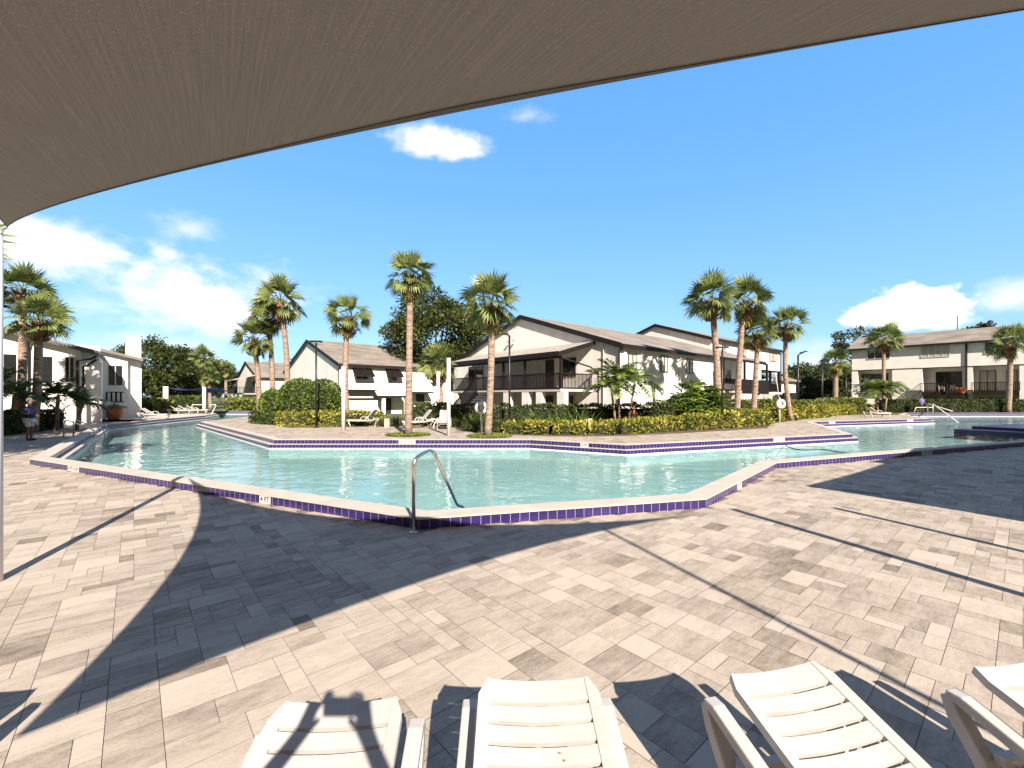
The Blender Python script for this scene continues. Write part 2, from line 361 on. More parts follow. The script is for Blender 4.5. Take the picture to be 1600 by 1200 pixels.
#          px   py   rx   ry  soft density
CLOUDS = [(684,224, 80, 34, .55, .95),(822,182, 44, 24, .8, .5),(300,482,185, 92, .6, 1.0),(410,455,110,50,.8,.8),(75,395,185, 72, .55, .9),(292,358, 68, 36, .8, .5),
          (150,478, 90, 40, .9, .5),(1405,488,128, 42, .16, 1.0),(1480,500,60,24,.3,.9),(1572,468, 95, 38, .7, .65),(1272,562, 90, 40, .9, .5),(250,540,160,40,.8,.6),(1990,430,200,60,.5,.8),(-500,380,300,90,.5,.8)]
SKY = []
for px, py, rx, ry, soft, dens in CLOUDS:
    a0 = math.atan((px-800)/FPX); ca = math.cos(a0); e0 = math.atan((HZN-py)/FPX*ca)
    SKY.append((a0, e0, rx/FPX*ca*ca, ry/FPX*ca*math.cos(e0)**2, soft, dens))
for a0, e0, ra, re, soft, dens in SKY:
    u = mth('DIVIDE', mth('SUBTRACT', az, a0), ra); v = mth('DIVIDE', mth('SUBTRACT', el, e0), re)
    v = mth('MULTIPLY', v, mth('MULTIPLY_ADD', mth('LESS_THAN', v, 0), .35, 1.0))
    d = mth('SQRT', mth('ADD', mth('MULTIPLY', u, u), mth('MULTIPLY', v, v)))
    q = mth('MULTIPLY_ADD', nzv, 1.25, mth('SUBTRACT', 1.0, d))
    mk = N(nt,'ShaderNodeMapRange', interpolation_type='SMOOTHSTEP'); mk.inputs['From Min'].default_value = .05; mk.inputs['From Max'].default_value = .08 + soft*1.55
    mk.inputs['To Max'].default_value = dens; nt.links.new(q, mk.inputs['Value'])
    total = mk.outputs[0] if total is None else mth('MAXIMUM', total, mk.outputs[0])
gr = ramp(nt, [(0,(1.22,2.15,3.3)),(.15,(.92,1.92,3.25)),(.35,(.60,1.58,3.1)),(.62,(.42,1.30,2.85)),(.85,(.42,.42,.48))])   # clear blue, paler towards the horizon, unseen zenith greyed to tune shade fill
nt.links.new(mth('DIVIDE', el, 1.2, clamp=True), gr.inputs['Fac'])
sm_ = N(nt,'ShaderNodeMix', data_type='RGBA'); sm_.inputs['Factor'].default_value = .8; nt.links.new(hs.outputs[0], sm_.inputs[6]); nt.links.new(gr.outputs[0], sm_.inputs[7])
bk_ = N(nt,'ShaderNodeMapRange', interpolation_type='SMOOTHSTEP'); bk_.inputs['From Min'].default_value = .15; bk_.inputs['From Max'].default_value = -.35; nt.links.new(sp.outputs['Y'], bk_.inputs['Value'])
dm = N(nt,'ShaderNodeMix', data_type='RGBA'); nt.links.new(bk_.outputs[0], dm.inputs['Factor']); nt.links.new(sm_.outputs[2], dm.inputs[6]); dm.inputs[7].default_value = (.80,.66,.58,1)   # unseen sky behind set to a dim warm tone to tune the shade fill
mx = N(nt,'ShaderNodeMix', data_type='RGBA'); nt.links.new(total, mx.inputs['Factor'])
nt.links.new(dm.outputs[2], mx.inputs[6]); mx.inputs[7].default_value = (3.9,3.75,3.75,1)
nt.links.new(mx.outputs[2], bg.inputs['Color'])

# ------------------------------------------------------------------ ground plan
def offset(poly, d):
    """offset a counter-clockwise closed polygon inwards by d (mitred)"""
    out = []; n = len(poly)
    for i in range(n):
        p0, p1, p2 = Vector(poly[i-1]), Vector(poly[i]), Vector(poly[(i+1) % n])
        e1 = (p1-p0).normalized(); e2 = (p2-p1).normalized()
        n1 = Vector((-e1.y, e1.x)); n2 = Vector((-e2.y, e2.x))
        k = n1 + n2; k = k / max(.35, k.dot(n1)) if k.length > 1e-6 else n1
        out.append(tuple(p1 + k*d))
    return out
def xy(px, py, z): return at(px, py, z)[:2]
N1, N2, N3, N4, N5 = (-13.47,12.28), (-1.33,6.28), (3.31,7.5), (6.94,11.55), (19.5,16.75)
NEAR = [N1, N2, N3, N4, N5, (42,26), (70,37)]                # near kerb, left to right
ISL = [xy(1444,654,ZI), xy(1257.5,659,ZI), xy(1315,677.5,ZI), xy(974,693.7,ZI), xy(832,686,ZI), xy(442,686,ZI), xy(323,659,ZI), xy(401,650.7,ZI)]
FARR = [(70,46), (41,46), (36,41)]
CHAN = [(-18,45), (-20,51.5), (-37,51.5), (-30,44)]
LEFT = [(-28.1,39.5), (-26.6,31.9), (-25.2,26.7)]
POOL = NEAR + FARR + ISL + CHAN + LEFT                        # counter-clockwise
def inside(p, poly):
    x, y = p; c = False; n = len(poly)
    for i in range(n):
        x1, y1 = poly[i]; x2, y2 = poly[(i+1) % n]
        if (y1 > y) != (y2 > y) and x < (x2-x1)*(y-y1)/(y2-y1)+x1: c = not c
    return c
def flat(name, poly, z, m, kind='structure'):
    b = MB(); b.v = [(x, y, z) for x, y in poly]
    for t in tessellate_polygon([[Vector((x, y, 0)) for x, y in poly]]):
        a, bb, c = (Vector(poly[i]) for i in t)
        if (bb-a).cross(c-a) < 0: t = t[::-1]
        b.f.append(tuple(t)); b.m.append(0)
    o = b.build(name, m); tag(o, kind=kind); return o

CW = .38; LW = .20
P1_ = offset(POOL, CW); P2_ = offset(POOL, CW+LW)
kb = MB(); run = 0
def wallstrip(b, A, Bp, za, zb, m, uvrow=None, flip=False):
    n = len(A); acc = 0
    for i in range(n):
        j = (i+1) % n; L = (Vector(A[j])-Vector(A[i])).length
        cnt = max(1, round(L/.152)); uv = [(acc,0),(acc+cnt,0),(acc+cnt,1),(acc,1)]
        pts = [(*A[i],za),(*A[j],za),(*Bp[j],zb),(*Bp[i],zb)]
        if flip: pts = [(*A[j],za),(*A[i],za),(*Bp[i],zb),(*Bp[j],zb)]
        b.face(pts, m, uv); acc += cnt
wallstrip(kb, POOL, POOL, -.06, ZI-.012, 1)                      # outer tile face
lip = offset(POOL, -.012)
wallstrip(kb, lip, lip, ZI-.012, ZI+.012, 0); wallstrip(kb, lip, P1_, ZI+.012, ZI+.012, 0)
wallstrip(kb, POOL, lip, ZI-.012, ZI-.012, 0)
wallstrip(kb, P1_, P1_, 0.0, ZI, 1, flip=True); wallstrip(kb, P1_, P1_, ZI, ZI+.012, 0, flip=True)
wallstrip(kb, P1_, P2_, 0.0, 0.0, 0)
wallstrip(kb, P2_, P2_, -.15, -.012, 1, flip=True); wallstrip(kb, P2_, P2_, -.012, 0.0, 0, flip=True)
wallstrip(kb, P2_, P2_, -.215, -.15, 2, flip=True); wallstrip(kb, P2_, P2_, -.56, -.215, 3, flip=True)
tag(kb.build('pool_kerb', [M['coping'], M['tile'], M['waterline'], M['plaster']]), kind='structure')
flat('pool_floor', P2_, -.56, M['plaster'])
flat('pool_water', P2_, -.185, M['water'])

ISLANDB = ISL[::-1]                                           # left to right along the terrace edge
near_out = [LEFT[0], LEFT[1], LEFT[2]] + NEAR + [(120,37), (500,-60), (500,-300), (-500,-300), (-500,45), (-120,45)]
far_out = [LEFT[0]] + [(-120,45), (-500,45), (-500,900), (500,900), (500,60), (120,37), (70,37), (70,46)] + FARR[1:] + ISL + CHAN
flat('ground', near_out, -.05, M['lawn'])
flat('lawn', far_out, ZI-.06, M['lawn'])

def pavers(name, poly, z, seed, U=.127, region=None):
    """individual stones of 1x2 to 3x3 units, laid along the estate grid"""
    rng = random.Random(seed); R = region or poly
    xs = [(p[0]*BX+p[1]*BY)/U for p in R]; ys = [(-p[0]*BY+p[1]*BX)/U for p in R]
    i0, i1, j0, j1 = int(min(xs))-1, int(max(xs))+1, int(min(ys))-1, int(max(ys))+1
    W, Hh = i1-i0, j1-j0; used = bytearray(W*Hh)
    sizes = [(3,2)]*8+[(2,2)]*6+[(2,1)]*6+[(3,1)]*2+[(3,3)]*3+[(2,3)]*3
    V, Fc, T = [], [], []; g = .0017
    for j in range(Hh):
        for i in range(W):
            if used[j*W+i]: continue
            rng.shuffle(sizes)
            for a, b_ in sizes[:6]+[(2,1),(1,2),(1,1)]:
                if i+a > W or j+b_ > Hh: continue
                if any(used[(j+q)*W+i+p] for q in range(b_) for p in range(a)): continue
                break
            else: a, b_ = 1, 1
            for q in range(b_):
                for p in range(a): used[(j+q)*W+i+p] = 1
            u0, u1, v0, v1 = (i+i0)*U, (i+i0+a)*U, (j+j0)*U, (j+j0+b_)*U
            cu, cv = (u0+u1)/2, (v0+v1)/2
            if not inside((cu*BX-cv*BY, cu*BY+cv*BX), poly): continue
            n = len(V); dz = rng.uniform(-.001,.001)
            for uu, vv in ((u0+g,v0+g),(u1-g,v0+g),(u1-g,v1-g),(u0+g,v1-g)):
                V.append((uu*BX-vv*BY, uu*BY+vv*BX, z+dz))
            Fc.append((n,n+1,n+2,n+3)); T.append(min(1, max(0, rng.gauss(.57,.19))))
    me = bpy.data.meshes.new(name); me.from_pydata(V, [], Fc); me.materials.append(M['paver'])
    at_ = me.attributes.new('tone', 'FLOAT', 'FACE'); at_.data.foreach_set('value', T); me.update()
    o = bpy.data.objects.new(name, me); C.objects.link(o); tag(o, kind='structure'); return o
NEARDECK = [(-25.2,26.7)] + NEAR[:5] + [(30,21.1), (30,8), (12,-3), (-14,-3), (-24,8), (-33,24), (-30,34), (-27,34), (-26.6,31.9)]
flat('deck_bed', NEARDECK, -.006, M['subbase'])
pavers('pool_deck', NEARDECK, 0.0, 5)
FRONT = [ISLANDB[0], ISLANDB[1], ISLANDB[2], ISLANDB[3], ISLANDB[4], ISLANDB[5], ISLANDB[6], ISLANDB[7]]
TERR = FRONT[1:] + [(36,41), (30,40), xy(1290,651,ZI), xy(1198,663,ZI), xy(1060,667,ZI), xy(960,672,ZI), xy(800,672,ZI), xy(700,658,ZI), xy(590,656,ZI), xy(520,664,ZI), xy(400,655,ZI), xy(390,652,ZI)]
flat('terrace_bed', TERR, ZI-.008, M['subbase'])
pavers('pool_terrace', TERR, ZI, 9)
LT = [LEFT[0], (-30,44), (-44,44), (-42,33), (-27.5,33), LEFT[1]]
flat('side_deck', LT, ZI-.004, M['coping'])

# ------------------------------------------------------------------ foliage builders
def rdir(rng):
    z = rng.uniform(-1,1); a = rng.uniform(0,2*PI); r = math.sqrt(1-z*z)
    return Vector((r*math.cos(a), r*math.sin(a), z))
def leaf_ball(b, c, r, n, L, W, rng, shell=.55, up=.25, m=0):
    """n leaves through an ellipsoid, denser towards its surface"""
    c = Vector(c)
    for _ in range(n):
        d = rdir(rng); k = rng.uniform(shell, 1)
        p = c + Vector((d.x*r[0]*k, d.y*r[1]*k, d.z*r[2]*k))
        o = (d + rdir(rng)*.9 + Vector((0,0,up))).normalized()
        s = o.cross(rdir(rng)).normalized(); q = rng.uniform(.6,1.3)
        b.leaf(p, o, s, L*q, W*q, m)
def blob(b, c, r, m, n=10, rng=None):
    base = len(b.v)
    for i in range(n//2+1):
        ph = -PI/2 + PI*i/(n//2)
        for k in range(n):
            a = 2*PI*k/n; j = rng.uniform(.85,1.05) if rng else 1
            b.v.append((c[0]+r[0]*j*math.cos(ph)*math.cos(a), c[1]+r[1]*j*math.cos(ph)*math.sin(a), c[2]+r[2]*j*math.sin(ph)))
    for i in range(n//2):
        for k in range(n):
            q = (k+1) % n
            b.f.append((base+i*n+k, base+i*n+q, base+(i+1)*n+q, base+(i+1)*n+k)); b.m.append(m)

def sabal(px, base, crown_px, crown_py, R, seed, label, group, trunk_r=.2, bend=0.0, skirt=0, nl=33, boots=1.0, long_frond=None, z0=None):
    """cabbage palm: base point in the world, crown centre read as a bearing at the same depth"""
    rng = random.Random(seed); x, y, z = base
    cx = (crown_px-800)/FPX*y - x; cz = zat(crown_py, y) - z
    root = empty('cabbage_palm', base, 0, label, 'palm tree', group)
    top = Vector((cx, 0, cz-.25*R))
    path, rad = [], []
    for i in range(13):
        t = i/12; p = top*t + Vector((bend*math.sin(PI*t), 0, 0))
        path.append(p); rad.append(trunk_r*(1.12 if i == 0 else 1.0-.18*t)*rng.uniform(.96,1.04))
    tb = MB(); tb.tube(path, rad, 12); tb.build('trunk', M['palm_trunk'], root, True)
    if boots:
        bb = MB(); ht = .72*R*boots
        for k in range(int(70*boots)):
            h = rng.uniform(0,1); a = rng.uniform(0,2*PI); bulge = trunk_r*(1.3+1.25*math.sin(PI*min(1,h*1.05)))
            d = Vector((math.cos(a), math.sin(a), 0)); s_ = Vector((-d.y, d.x, 0))
            p = top + Vector((0,0,-ht*(1-h)-.04*R)) + d*bulge*.85
            o = (d*rng.uniform(.5,1.0) + Vector((0,0,rng.uniform(.2,1.0)))).normalized(); L = rng.uniform(.2,.40)*min(1.2,R); wd = rng.uniform(.05,.09)
            q = o.cross(s_)*.03
            bb.face([p-s_*wd-q, p+s_*wd-q, p+o*L+s_*wd*.4, p+o*L-s_*wd*.4]); bb.face([p-s_*wd+q, p+o*L-s_*wd*.4, p+o*L+s_*wd*.4, p+s_*wd+q])
        bb.tube([top+Vector((0,0,-ht)), top+Vector((0,0,-ht*.5)), top+Vector((0,0,.0))], [trunk_r*1.0, trunk_r*1.9, trunk_r*.9], 10)
        bb.build('boots', M['boots'], root)
    cb = MB()
    def fan(b, start, d, pet, Lf, rng, seg=17, spread=1.75, droop=.5):
        d = d.normalized(); side = d.cross(Vector((0,0,1)))
        side = side.normalized() if side.length > .05 else Vector((1,0,0))
        nrm = side.cross(d).normalized()
        if nrm.z < 0: nrm = -nrm
        ro = rng.gauss(0,.7); side, nrm = side*math.cos(ro)+nrm*math.sin(ro), nrm*math.cos(ro)-side*math.sin(ro)
        hub = start + d*pet + Vector((0,0,-.10*pet))
        b.face([start-side*.02, start+side*.02, hub+side*.014, hub-side*.014])
        dd = (d + Vector((0,0,-droop*.35))).normalized()
        for i in range(seg):
            u = -1 + 2*i/(seg-1); a = u*spread
            ln = Lf*(1-.38*abs(u)**1.6)*rng.uniform(.88,1.08)
            o = (dd*math.cos(a) + side*math.sin(a) + nrm*(.38*abs(u)-.08)).normalized()
            w0 = o.cross(nrm).normalized()
            m1 = hub + o*ln*.55; o2 = (o + Vector((0,0,-droop*rng.uniform(.5,1.3)))).normalized(); tip = m1 + o2*ln*.45
            wm = Lf*.06
            b.face([hub-w0*.012, hub+w0*.012, m1+w0*wm, m1-w0*wm]); b.face([m1-w0*wm, m1+w0*wm, tip+w0*.006, tip-w0*.006])
    for i in range(nl):
        t = (i+.5)/nl; elv = math.radians(80 - 122*t**.95) + rng.uniform(-.14,.14); a = i*2.39996 + rng.uniform(-.3,.3)
        d = Vector((math.cos(a)*math.cos(elv), math.sin(a)*math.cos(elv), math.sin(elv)))
        fan(cb, top + Vector((0,0,.08*R)), d, R*rng.uniform(.42,.66), R*rng.uniform(.48,.62), rng, droop=.15+.75*t)
    if long_frond:
        fan(cb, top + Vector((0,0,.05*R)), Vector(long_frond), R*1.0, R*.6, rng, droop=.9)
    cb.build('crown', M['palm'], root)
    if skirt:
        sk = MB()
        for i in range(skirt):
            a = i*2.4+rng.uniform(-.3,.3); elv = math.radians(rng.uniform(-75,-35))
            d = Vector((math.cos(a)*math.cos(elv), math.sin(a)*math.cos(elv), math.sin(elv)))
            fan(sk, top + Vector((0,0,-.35*R)), d, R*.22, R*.36, rng, seg=9, droop=.8)
        sk.build('dead_fronds', M['palm_dead'], root)
    return root

def frond(b, start, d, L, rng, arch=.9, nlf=20, lw=.046, ll=.36):
    """pinnate frond: arching rachis with leaflets on both sides"""
    d = d.normalized(); side = d.cross(Vector((0,0,1))); side = side.normalized() if side.length > .05 else Vector((1,0,0))
    pts = []; p = Vector(start); dd = d.copy(); st = L/nlf
    for i in range(nlf+1):
        pts.append((p.copy(), dd.copy())); p = p + dd*st; dd = (dd + Vector((0,0,-arch*2.0/nlf*(.4+i/nlf)))).normalized()
    for i in range(nlf):
        a, da = pts[i]; c, _ = pts[i+1]
        b.face([a-side*.012, a+side*.012, c+side*.009, c-side*.009])
        if i < 3: continue
        t = i/nlf; l = ll*L*(math.sin(PI*(.15+.8*t))**.7)
        for sg in (-1,1):
            o = (side*sg*.9 + da*.55 + Vector((0,0,rng.uniform(-.25,.15)-.25*t))).normalized()
            b.leaf(a, o, da, l*rng.uniform(.85,1.1), lw*L*1.4)

def hedge(name, path, w, z0, z1, m, seed, label, cat, group=None, L=.11, dens=230, kind=None, jit=.085):
    """leafy hedge along a path of (x, y): top can vary with z1 as a list"""
    rng = random.Random(seed); b = MB()
    zs = z1 if isinstance(z1, (list, tuple)) else [z1]*len(path)
    for i in range(len(path)-1):
        a = Vector((*path[i],0)); c = Vector((*path[i+1],0)); t = (c-a).normalized(); nn = Vector((-t.y,t.x,0)); ln = (c-a).length
        zt = lambda k: zs[i]*(1-k)+zs[i+1]*k
        s = .86
        A = [a - nn*w/2*s + t*.05, c - nn*w/2*s - t*.05, c + nn*w/2*s - t*.05, a + nn*w/2*s + t*.05]
        q = [Vector((p.x,p.y,z0)) for p in A]; hh = [z0+(zt(k)-z0)*.9 for k in (0,1,1,0)]; u = [Vector((p.x,p.y,h)) for p, h in zip(A, hh)]
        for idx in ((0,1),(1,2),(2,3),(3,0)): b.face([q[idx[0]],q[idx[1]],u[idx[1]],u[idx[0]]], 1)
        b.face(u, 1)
        area = ln*(2*(zs[i]-z0)+w)
        for _ in range(int(area*dens)):
            k = rng.random(); f = rng.random(); hgt = zt(k)-z0; per = 2*hgt+w; sft = f*per
            wob = jit*math.sin(k*ln*3.1+seed)+jit*.7*math.sin(k*ln*7.3)
            if sft < hgt: off, zz, no = -w/2, z0+sft, -nn
            elif sft < hgt+w: off, zz, no = -w/2+(sft-hgt), z0+hgt+wob, Vector((0,0,1))
            else: off, zz, no = w/2, z0+sft-hgt-w, nn
            p = a + t*(k*ln) + nn*(off*(1+wob)) + Vector((0,0,zz)) + rdir(rng)*jit*.8 - no*.03
            o = (no*.7 + rdir(rng) + Vector((0,0,.3))).normalized(); sd = o.cross(rdir(rng)).normalized(); qn = rng.uniform(.6,1.4)
            b.leaf(p, o, sd, L*qn, L*.6*qn)
        for _ in range(int(ln*w*26)):                          # stray shoots standing proud of the clipped top
            k = rng.random(); p = a + t*(k*ln) + nn*(w*rng.uniform(-.45,.45)) + Vector((0,0,zt(k)+rng.uniform(-.02,L*.9)))
            for q_ in range(3): o = (rdir(rng)+Vector((0,0,.9))).normalized(); b.leaf(p, o, o.cross(rdir(rng)).normalized(), L*rng.uniform(.9,1.5), L*.6)
    o = b.build(name, [m, M['core']]); tag(o, label, cat, group, kind); return o

def oak(base, H, R, seed, label, nclump=46, leaf=.3, n=330, group=None, m=None, flat_=.62, trunk_h=.3, name='oak_tree', seedbias=0):
    rng = random.Random(seed); root = empty(name, base, 0, label, 'tree', group)
    t = MB(); th = H*trunk_h
    t.tube([(0,0,-.2),(.05*R,0,th*.5),(.02*R,.02*R,th)], [.05*R+.12,.04*R+.1,.035*R+.08], 10)
    cl = []
    for i in range(nclump):
        d = rdir(rng); k = rng.uniform(.45,1)**.6
        cz = th + (H-th)*.52
        cl.append(Vector((d.x*R*k*.84, d.y*R*k*.84, cz + d.z*(H-th)*.46*k)))
    for c in cl[::4]:
        mid = Vector((c.x*.35, c.y*.35, th + (c.z-th)*.45)); t.tube([(0,0,th*.85), mid, c], [.03*R+.05,.02*R+.03,.02], 6)
    t.build('trunk', M['bark'], root, True)
    b = MB()
    for c in cl:
        rr = R*rng.uniform(.2,.36)
        leaf_ball(b, c, (rr, rr, rr*flat_), int(n*rng.uniform(.7,1.3)), leaf, leaf*.6, rng, shell=.25)
    b.build('crown', m or M['oak'], root)
    return root

def tuft(b, c, n, L, rng, spread=.9, w=.02, bend=.6):
    for _ in range(n):
        a = rng.uniform(0,2*PI); e = rng.uniform(.35,1.45); d = Vector((math.cos(a)*math.cos(e)*spread, math.sin(a)*math.cos(e)*spread, math.sin(e))).normalized()
        s = Vector((-math.sin(a), math.cos(a), 0)); l = L*rng.uniform(.6,1.1); p = Vector(c) + Vector((rng.uniform(-.1,.1), rng.uniform(-.1,.1), 0))*L
        m1 = p + d*l*.55; t = m1 + (d + Vector((math.cos(a)*.3, math.sin(a)*.3, -bend))).normalized()*l*.45
        b.face([p-s*w*.6, p+s*w*.6, m1+s*w, m1-s*w]); b.face([m1-s*w, m1+s*w, t+s*w*.15, t-s*w*.15])

# ------------------------------------------------------------------ buildings
class Bld:
    def __init__(s, name, o, label, cat='building', group=None):
        s.o = o; s.root = empty(name, (*o, 0), BANG, label, cat, group)
    def side(s, px, py=None, off=0.0):
        """distance along the street side (y = off) at picture column px, and height at row py"""
        ox, oy = s.o[0]-BY*off, s.o[1]+BX*off; k = (px-800)/FPX
        t = (k*oy-ox)/(BX-k*BY); d = oy+BY*t
        return t if py is None else (t, zat(py, d))
    def front(s, px, py=None, off=0.0):
        """the same along the gable front (x = off)"""
        ox, oy = s.o[0]+BX*off, s.o[1]+BY*off; k = (px-800)/FPX
        t = (k*oy-ox)/(-BY-k*BX); d = oy+BX*t
        return t if py is None else (t, zat(py, d))
    def add(s, mb, name, m, parent=None, **kw): return mb.build(name, m, parent or s.root, **kw)
    def opening(s, plane, a0, a1, z0, z1, off=0.0, glass='glass', frame='frame_white', mull=1, name='window', out=-1):
        """window or door: frame mesh with mullions, pane as a sub-part; plane 'y' = street side, 'x' = gable front"""
        if a0 > a1: a0, a1 = a1, a0
        if z0 > z1: z0, z1 = z1, z0
        f = MB(); t = .055
        def bx(u0, u1, v0, v1, d0, d1, b):
            lo, hi = off+min(out*d0, out*d1), off+max(out*d0, out*d1)
            if plane == 'y': b.box(u0, u1, lo, hi, v0, v1)
            else: b.box(lo, hi, u0, u1, v0, v1)
        bx(a0, a1, z1-t, z1, .003, .06, f); bx(a0, a1, z0, z0+t, .003, .075, f)
        for k in range(mull+2):
            u = a0 + (a1-a0-t)*k/(mull+1); bx(u, u+t, z0+t, z1-t, .003, .06, f)
        fo = s.add(f, name, M[frame]); p = MB()
        for k in range(mull+1):
            u0 = a0 + (a1-a0-t)*k/(mull+1)+t; u1 = a0 + (a1-a0-t)*(k+1)/(mull+1); bx(u0, u1, z0+t, z1-t, .004, .022, p)
        s.add(p, 'pane', M[glass], fo)
        return fo
    def railing(s, p0, p1, z0, z1, m='dark_wood', pitch=.14, name='railing', bal=.045):
        b = MB(); a = Vector((*p0,0)); c = Vector((*p1,0)); t = (c-a); L = t.length; t /= L; nn = Vector((-t.y,t.x,0))
        def bar(q, half, za, zb, hw):
            pts = [q-t*half-nn*hw, q+t*half-nn*hw, q+t*half+nn*hw, q-t*half+nn*hw]; n = len(b.v)
            b.v += [(p.x,p.y,za) for p in pts]+[(p.x,p.y,zb) for p in pts]
            for qd in ((3,2,1,0),(4,5,6,7),(0,1,5,4),(1,2,6,5),(2,3,7,6),(3,0,4,7)): b.f.append(tuple(n+i for i in qd)); b.m.append(0)
        mid = (a+c)/2
        bar(mid, L/2, z1-.07, z1, .06); bar(mid, L/2, z0+.06, z0+.14, .03)
        for k in range(int(L/pitch)+1): bar(a+t*min(L, k*pitch+.02), bal/2, z0+.14, z1-.07, .018)
        return s.add(b, name, M[m])
    def gable(s, W, ry, L, ze, zr, x0=0.0, y0=0.0, over=.35, wall='stucco', xr0=None, cut=None):
        sl = (zr-ze)/ry; zw = zr - (W-ry)*sl; b = MB()
        f = lambda y: ze + sl*y if y <= ry else zr - sl*(y-ry)
        segs = cut or [(x0, L, y0)]
        for a, c, yy in segs: b.prism([(yy,-.1),(W,-.1),(W,zw),(ry,zr),(yy,f(yy))], 'x', a, c)
        s.add(b, 'wall', M[wall])
        r = MB(); th = .16; xa = x0-over*.55; xb = L+over
        r.prism([(-over, f(0)-sl*over+.02), (ry, zr+.02), (ry, zr+.02+th), (-over, f(0)-sl*over+.02+th)], 'x', xa, xb)
        r.prism([(ry, zr+.02), (W+over, zw-sl*over+.02), (W+over, zw-sl*over+.02+th), (ry, zr+.02+th)], 'x', xa, xb)
        s.add(r, 'roof', M['shingle'])
        g = MB(); dz = .30
        for xx in (xa-.05, xb):
            g.prism([(-over, f(0)-sl*over-dz+.17), (ry, zr-dz+.17), (ry, zr+.215), (-over, f(0)-sl*over+.215)], 'x', xx, xx+.05)
            g.prism([(ry, zr-dz+.17), (W+over, zw-sl*over-dz+.17), (W+over, zw-sl*over+.215), (ry, zr+.215)], 'x', xx, xx+.05)
        g.box(xa, xb, -over-.10, -over, f(0)-sl*over-.08, f(0)-sl*over+.16)
        s.add(g, 'fascia', M['trim'])

# main block: gable front with a long balcony, street side with windows
mb_ = Bld('apartment_building', (6.83,28.0), 'white gabled middle block with a long dark balcony under a porch roof')
mb_.gable(19.0, 9.25, 23.0, 5.15, 8.15, cut=[(0,13.2,0),(13.2,23,2.2)])
Xp = -3.16
yR, yL = mb_.front(876, off=Xp), mb_.front(704, off=Xp)
p = MB(); p.prism([(Xp-.35,4.55),(0.0,5.5),(0.0,5.62),(Xp-.35,4.67)], 'y', yR-.15, yL+.1); mb_.add(p, 'porch_roof', M['shingle_pale'])
p = MB(); p.box(Xp-.40, Xp-.35, yR-.15, yL+.1, 4.38, 4.70); p.box(Xp-.1, Xp+.1, yR, yL, 4.30, 4.50)
p.prism([(Xp-.40,4.36),(0.0,5.34),(0.0,5.62),(Xp-.40,4.66)], 'y', yR-.21, yR-.16); mb_.add(p, 'porch_fascia', M['trim'])
p = MB(); p.box(Xp, 0.0, yR, yL, 2.20, 2.42); mb_.add(p, 'balcony_deck', M['inside'])
mb_.railing((Xp,yR),(Xp,yL), 2.32, 3.38, pitch=.135); mb_.railing((Xp+.05,yR),(-.05,yR), 2.32, 3.38, pitch=.135)
for px in (876, 820, 786, 770, 706):
    y = mb_.front(px, off=Xp); p = MB(); p.box(Xp-.05, Xp+.09, y-.07, y+.07, 2.42, 4.32); mb_.add(p, 'porch_post', M['trim'])
for px0, px1 in ((786,795),(815,825),(837,846),(870,881),(708,714)):
    y0, y1 = mb_.front(px1, off=Xp), mb_.front(px0, off=Xp); p = MB(); p.box(Xp+.02, Xp+.4, y0, y1, -.1, 2.198); mb_.add(p, 'pier', M['stucco'])
for px0, px1, nm, gl, mu in ((853,866,'door','door',0),(733,755,'sliding_door','glass',1),(880,900,'window','glass',1)):
    a0, a1 = mb_.front(px0), mb_.front(px1); z0 = 3.3 if nm == 'window' else 2.44
    mb_.opening('x', a0, a1, z0, 4.6, 0, gl, 'frame_dark', mu, nm)
for px0, px1 in ((852,866),(882,898)):
    mb_.opening('x', mb_.front(px0), mb_.front(px1), .9 if px0 > 870 else .05, 2.0, 0, 'glass' if px0 > 870 else 'door', 'frame_white', 1 if px0 > 870 else 0, 'window' if px0 > 870 else 'door')
# stair along the front, going down to the left
yt, yb = mb_.front(756, off=Xp-.6), mb_.front(716, off=Xp-.6); st = MB(); nst = 12
for k in range(nst):
    a = yt+(yb-yt)*k/nst; zz = 2.35-(2.3/nst)*(k+1)+.0; st.box(Xp-1.25, Xp-.12, a, a+(yb-yt)/nst+.05, zz-.05, zz)
st.prism([(yt,2.35),(yb,0.0),(yb,-.1),(yt-.2,2.05)], 'x', Xp-1.30, Xp-1.25); st.prism([(yt,3.35),(yb,1.05),(yb,.95),(yt,3.25)], 'x', Xp-1.30, Xp-1.25)
for k in range(26):
    f = k/25; a = yt+(yb-yt)*f; st.box(Xp-1.295, Xp-1.255, a-.03, a+.03, 2.3-2.3*f, 3.28-2.3*f)
mb_.add(st, 'staircase', M['dark_wood'])
for px0, py0, px1, py1 in ((981,552,995,576),(1032,555,1043,582),(1072,560,1082,584)):
    (a0, z1), (a1, z0) = mb_.side(px0, py0), mb_.side(px1, py1); mb_.opening('y', a0, a1, z0, z1, 0, 'glass_curtain', 'frame_dark', 1)
for px in (975, 1002, 1062):
    a = mb_.side(px); p = MB(); p.box(a-.12, a+.12, -.12, -.004, 0, 5.0); mb_.add(p, 'pilaster', M['stucco'])
p = MB(); p.tube([(-.08,-.32,5.0),(-.08,-.06,4.75),(-.08,-.06,0)], .05, 8); mb_.add(p, 'downpipe', M['trim']); p = MB(); p.tube([(-.06,1.2,5.35),(-.06,1.2,0)], .035, 8); mb_.add(p, 'conduit', M['frame_white'])
p = MB(); p.tube([(Xp,yR-.1,4.3),(Xp+1.6,yR-1.05,3.75),(Xp+2.2,yR-1.2,3.4),(Xp+2.2,yR-1.2,0)], .05, 8); mb_.add(p, 'downpipe', M['trim'])
p = MB(); p.box(13.2, 23, -.8, 2.195, 2.20, 2.42); mb_.add(p, 'balcony_deck', M['inside'])
